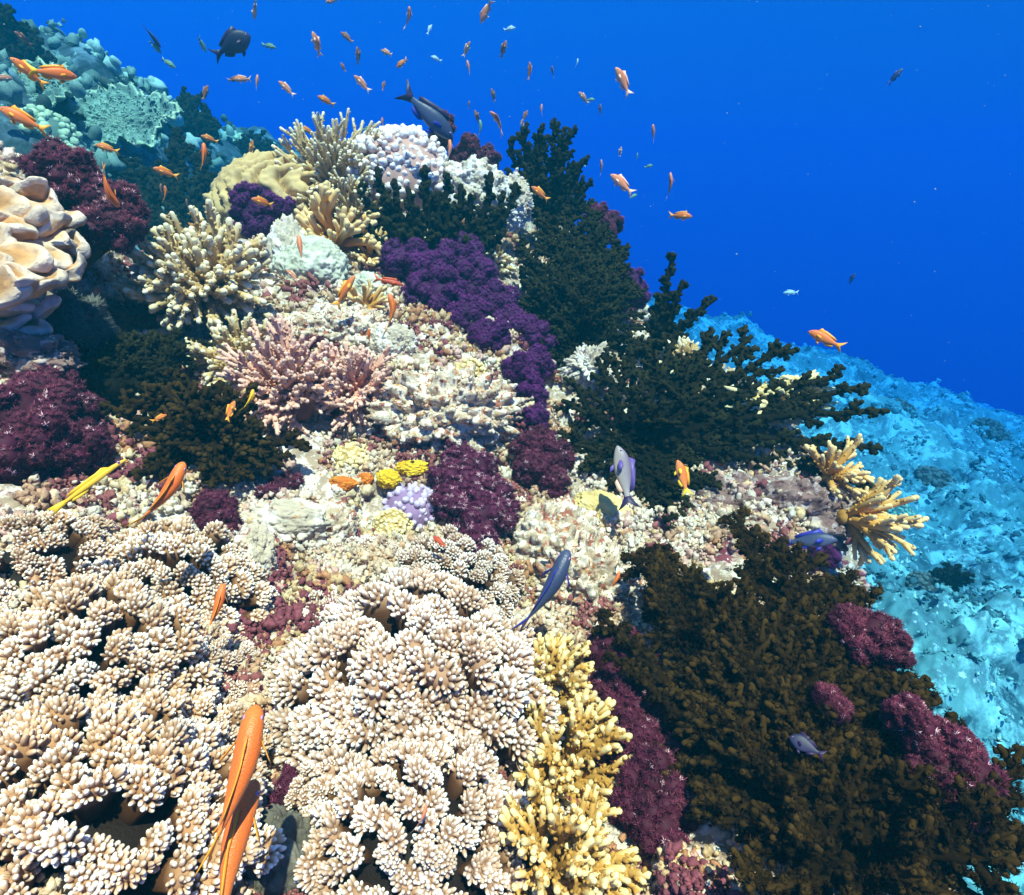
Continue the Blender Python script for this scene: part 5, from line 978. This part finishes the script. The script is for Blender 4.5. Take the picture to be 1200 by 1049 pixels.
# school over the crest
rows = [("tiny fish above and left of the white chinned orange fish", 727, 178, 10, 80, 'pink', 's'), ("dusky orange fish seen head on in mid water above the dark fish's right", 621, 84, 17, 92, 'dusk', 's'), ("small dim fish right beside the dusky head on fish", 647, 85, 11, 90, 'dusk', 't'),
 ("tiny pale fish at the right end of the upper school", 677, 74, 8, 90, 'pale', 't'), ("small orange fish right of the tall black coral's top in blue water", 684, 115, 15, 130, 'pink', 's'), ("tiny green fish touching the small orange fish right of the tall coral", 692, 117, 9, 0, 'green', 's'),
 ("tiny orange fish hovering right above the tall black coral's right tips", 703, 129, 11, 85, 'dusk', 's'), ("tiny upright fish over the tall black coral's highest tip", 634, 129, 11, 80, 'pink', 't'), ("tiny orange fish touching the tall black coral's left tips", 612, 147, 10, 100, 'pink', 's'),
 ("small slanting fish above the tall coral's left side", 615, 136, 12, 60, 'dusk', 's'), ("small dusky fish in mid water right of the dark blue fish", 578, 112, 13, 105, 'dusk', 's'), ("tiny dim fish directly right of the dark blue fish", 550, 123, 8, 90, 'dusk', 's'),
 ("dim orange fish between the dark blue fish and the curled orange fish", 559, 137, 13, 110, 'dusk', 's'), ("slender green fish below the dim orange fish beside the dark blue fish", 564, 151, 17, 100, 'green', 't'), ("orange fish in mid school, pink bellied, tail down", 547, 58, 15, 65, 'pink', 's'),
 ("pale pink fish below the pink bellied one in mid school", 549, 80, 14, 100, 'pink', 't'), ("dusky orange fish right of the pink bellied one in mid school", 590, 58, 16, 70, 'dusk', 's'), ("white flecked fish left of the pale pink fish in mid school", 511, 69, 11, 160, 'pale', 's'),
 ("slender pinkish fish upright near the top edge over the dark blue fish", 480, 22, 19, 92, 'pink', 't'), ("pale blue fish right of the slender upright fish near the top", 503, 35, 10, 60, 'pale', 's'), ("pale blue fish high right of the orange fish at the top edge", 597, 34, 12, 10, 'pale', 's'),
 ("orange fish leftmost of the four small ones over the white crest mound", 407, 44, 14, 150, 'dusk', 's'), ("dusky upright fish second in the row over the white crest mound", 420, 66, 16, 100, 'dusk', 's'), ("pink orange fish third in the row over the white crest mound", 454, 62, 13, 165, 'pink', 's'),
 ("orange fish with raised fin over the dark blue fish's tail", 471, 74, 14, 220, 'orange', 's'), ("tiny dusky fish left of the row over the white crest mound", 402, 79, 9, 120, 'dusk', 's'), ("pink fish with spread white fins over the white crest mound", 424, 98, 19, 140, 'pink', 's'),
 ("tiny orange fish between the pink finned fish and the dark blue fish", 449, 101, 10, 70, 'dusk', 's'), ("tiny fish just above the dark blue fish's tail", 478, 99, 8, 100, 'dusk', 't'), ("tiny orange fish on top of the white crest mound", 448, 143, 9, 90, 'orange', 's'),
 ("yellow green fish resting on the white crest mound's left shoulder", 432, 152, 18, 5, 'green', 's'), ("upright orange fish between the purple crest coral and the dusky tuft", 528, 177, 22, 95, 'pink', 't'), ("pink fish with trailing fins, upper left of the crest staghorn", 371, 52, 21, 110, 'pink', 's'),
 ("pale pink fish with spiky white fins right of the dark purple fish's underside", 285, 93, 17, 190, 'pink', 's'), ("dark red fish touching the spiky finned pink fish", 275, 93, 13, 20, 'dusk', 's'), ("thin upright fish right of the spiky finned pink fish", 301, 97, 14, 85, 'pink', 't'),
 ("slender orange fish slanting down, midway between the crest and the dark purple fish", 336, 104, 18, 145, 'pink', 's'), ("orange fish level above the crest staghorn", 382, 118, 17, 160, 'orange', 's'), ("orange fish close over the crest staghorn's left spikes", 360, 153, 15, 165, 'orange', 's'),
 ("small dusky orange fish above the far dark bush's skyline top", 240, 109, 15, 70, 'dusk', 's'), ("orange fish on the far dark bush's upper right edge", 246, 163, 16, 170, 'orange', 's'), ("upright slim orange fish over the far dark bush", 240, 184, 25, 95, 'orange', 't'),
 ("red orange upright fish before the distant ridge", 295, 175, 17, 85, 'orange', 's'), ("tiny orange fish before the pale far mound", 281, 191, 10, 170, 'orange', 's'), ("tiny orange fish at the foot of the distant ridge near the tan coral", 340, 190, 9, 130, 'orange', 's'),
 ("orange fish level under the large table coral", 126, 174, 19, 175, 'orange', 's'), ("orange fish level over the middle of the far dark bush", 194, 202, 21, 170, 'orange', 's'), ("dim tiny fish left of a pair low over the far dark bush", 188, 222, 11, 85, 'dusk', 't'),
 ("orange upright fish right of a dim one over the far dark bush", 195, 228, 16, 100, 'orange', 't'), ("dim tiny upright fish low on the far dark bush", 219, 240, 11, 95, 'dusk', 't'), ("round little orange fish touching the dim one low on the far dark bush", 224, 247, 10, 60, 'orange', 's'),
 ("orange fish slanting at the right edge of the far dark bush", 252, 254, 12, 130, 'orange', 's'), ("small orange fish just over the staghorn coral's fingers", 226, 266, 11, 140, 'orange', 's'), ("slender orange fish with thin pale tail above the left maroon mound", 123, 221, 36, -52, 'orange', 't'),
 ("orange fish lying across the dark purple tuft on the tan ridged coral", 308, 237, 22, 170, 'orange', 's'), ("slender rosy fish upright before the small cream rock", 352, 292, 29, 98, 'pink', 't'), ("rosy fish lying on the pale rubble left of the grey green rock", 343, 323, 17, 140, 'pink', 's'),
 ("orange fish in front of the crest staghorn's spikes", 391, 182, 14, 80, 'orange', 's'), ("slim rosy fish low on the crest staghorn's left", 373, 200, 16, 110, 'pink', 't'), ("orange fish level in front of the upper left pale plates", 27, 140, 33, 165, 'orange', 's'),
 ("orange fish heading left, left one of two overlapping at the upper left", 34, 85, 28, 150, 'orange', 's'), ("bright orange deep bodied fish with yellow tail, right one of two at the upper left", 62, 86, 34, 10, 'orange', 's'), ("small dark red fish above the two overlapping orange fish at the upper left", 28, 46, 14, 150, 'dusk', 's'),
 ("rosy fish cut by the left edge beside the far pale plates", 3, 92, 14, 20, 'pink', 's'), ("thin dark blue fish faint in the water above the table coral", 178, 41, 20, -50, 'slate', 't'), ("faint green fish under the thin dark blue one", 182, 55, 12, -40, 'green', 's'),
 ("faint olive fish above the table coral's right side", 197, 74, 13, -20, 'green', 's'), ("faint green fish touching water left of the dark purple fish", 236, 52, 13, -50, 'green', 's'), ("faint green fish right of the dark purple fish", 315, 54, 13, 0, 'green', 's'),
 ("pink orange upright fish near the top edge right of the dark purple fish", 298, 10, 17, 270, 'pink', 's'), ("rosy fish touching the top edge over the crest staghorn", 389, 1, 12, 200, 'pink', 's'), ("small orange fish half in the olive tree coral, left one", 187, 490, 15, 30, 'orange', 's'),
 ("orange fish among the olive tree coral's right branches", 270, 482, 24, 70, 'orange', 's'), ("orange yellow upright fish between the olive tree coral and the salmon pink coral", 294, 470, 26, 80, 'yellow', 't'), ("small orange upright fish over the pale pink crusted rock", 432, 395, 19, 85, 'orange', 't'),
 ("small red fish with blue edge in the crevice under the wine coloured tuft", 515, 635, 20, 140, 'red', 's'), ("small orange fish on the speckled rock left of the brown tree coral tips", 722, 681, 24, 70, 'orange', 't'), ("orange red fish among the brown tree coral's upper left branches", 768, 679, 21, 150, 'orange', 's'),
 ("small rosy fish hiding in a cleft of the big knobbly dome", 497, 958, 26, 80, 'pink', 'q'), ("tiny green fish right under the white chinned orange fish's tail", 742, 230, 9, 20, 'green', 's'), ("tiny green fish between the slender upright and the curving orange fish", 760, 195, 9, 10, 'green', 's'),
 ("tiny dim fish left of the tiny green one in open water", 747, 184, 8, 90, 'green', 't'), ("pale blue little fish at the tall black coral's right edge", 687, 190, 9, 80, 'pale', 's'), ("tiny orange fish tucked in the tall black coral's right edge", 683, 222, 9, 150, 'orange', 's'),
 ("silvery fish level in blue water over the seabed edge", 927, 343, 15, 175, 'pale', 's'), ("faint blue fish high in the empty water at right", 1049, 90, 15, 40, 'slate', 's'), ("faint blue fish in open water above the seabed's far edge", 998, 327, 12, 60, 'slate', 's'), ("orange fish perched in the thin black branches", 788, 308, 10, 80, 'orange', 's'), ("faint greenish fish over the seabed just right of the staghorn tips", 1045, 640, 16, -25, 'green', 's')]
for k, (lab, px, py, L, ang, colr, view) in enumerate(rows):
    faint = 'faint' in lab
    g = "orange fish schooling above the reef" if colr in ('orange', 'pink', 'dusk') else None
    fish(lab, px, py, L, ang, colr, view, [.0, .35, -.35, .6, -.2][k % 5], 'slim' if view == 't' else 'anthias', yaw=[0, 12, -15, 22][k % 4], real=.075 if not faint else .16, group=g, pfin={'tail_fin': 'yellow'} if 'yellow tail' in lab else None)

# drifting specks in the water
rs = np.random.RandomState(5); n = 480; D = np.stack([rs.uniform(0, 1200, n), rs.uniform(0, 560, n)], 1); mb = MB(); dd = rs.uniform(1.4, 5, n)
lim = np.array([spot_limit(a, b) for a, b in D]); keep = dd < lim; pos = np.array([at(a, b, c) for (a, b), c in zip(D, dd)])[keep]; s = .0006 + .0011 * rs.rand(keep.sum()) ** 3
stamp(mb, ICO[0], pos, nrm(rs.randn(len(pos), 3)), np.stack([s, s, s * 1.6], 1), rs); tag(mb.obj("plankton", plain("pale_speck", (.25, .35, .4))), "tiny pale specks drifting in the open water", "plankton", kind='stuff')
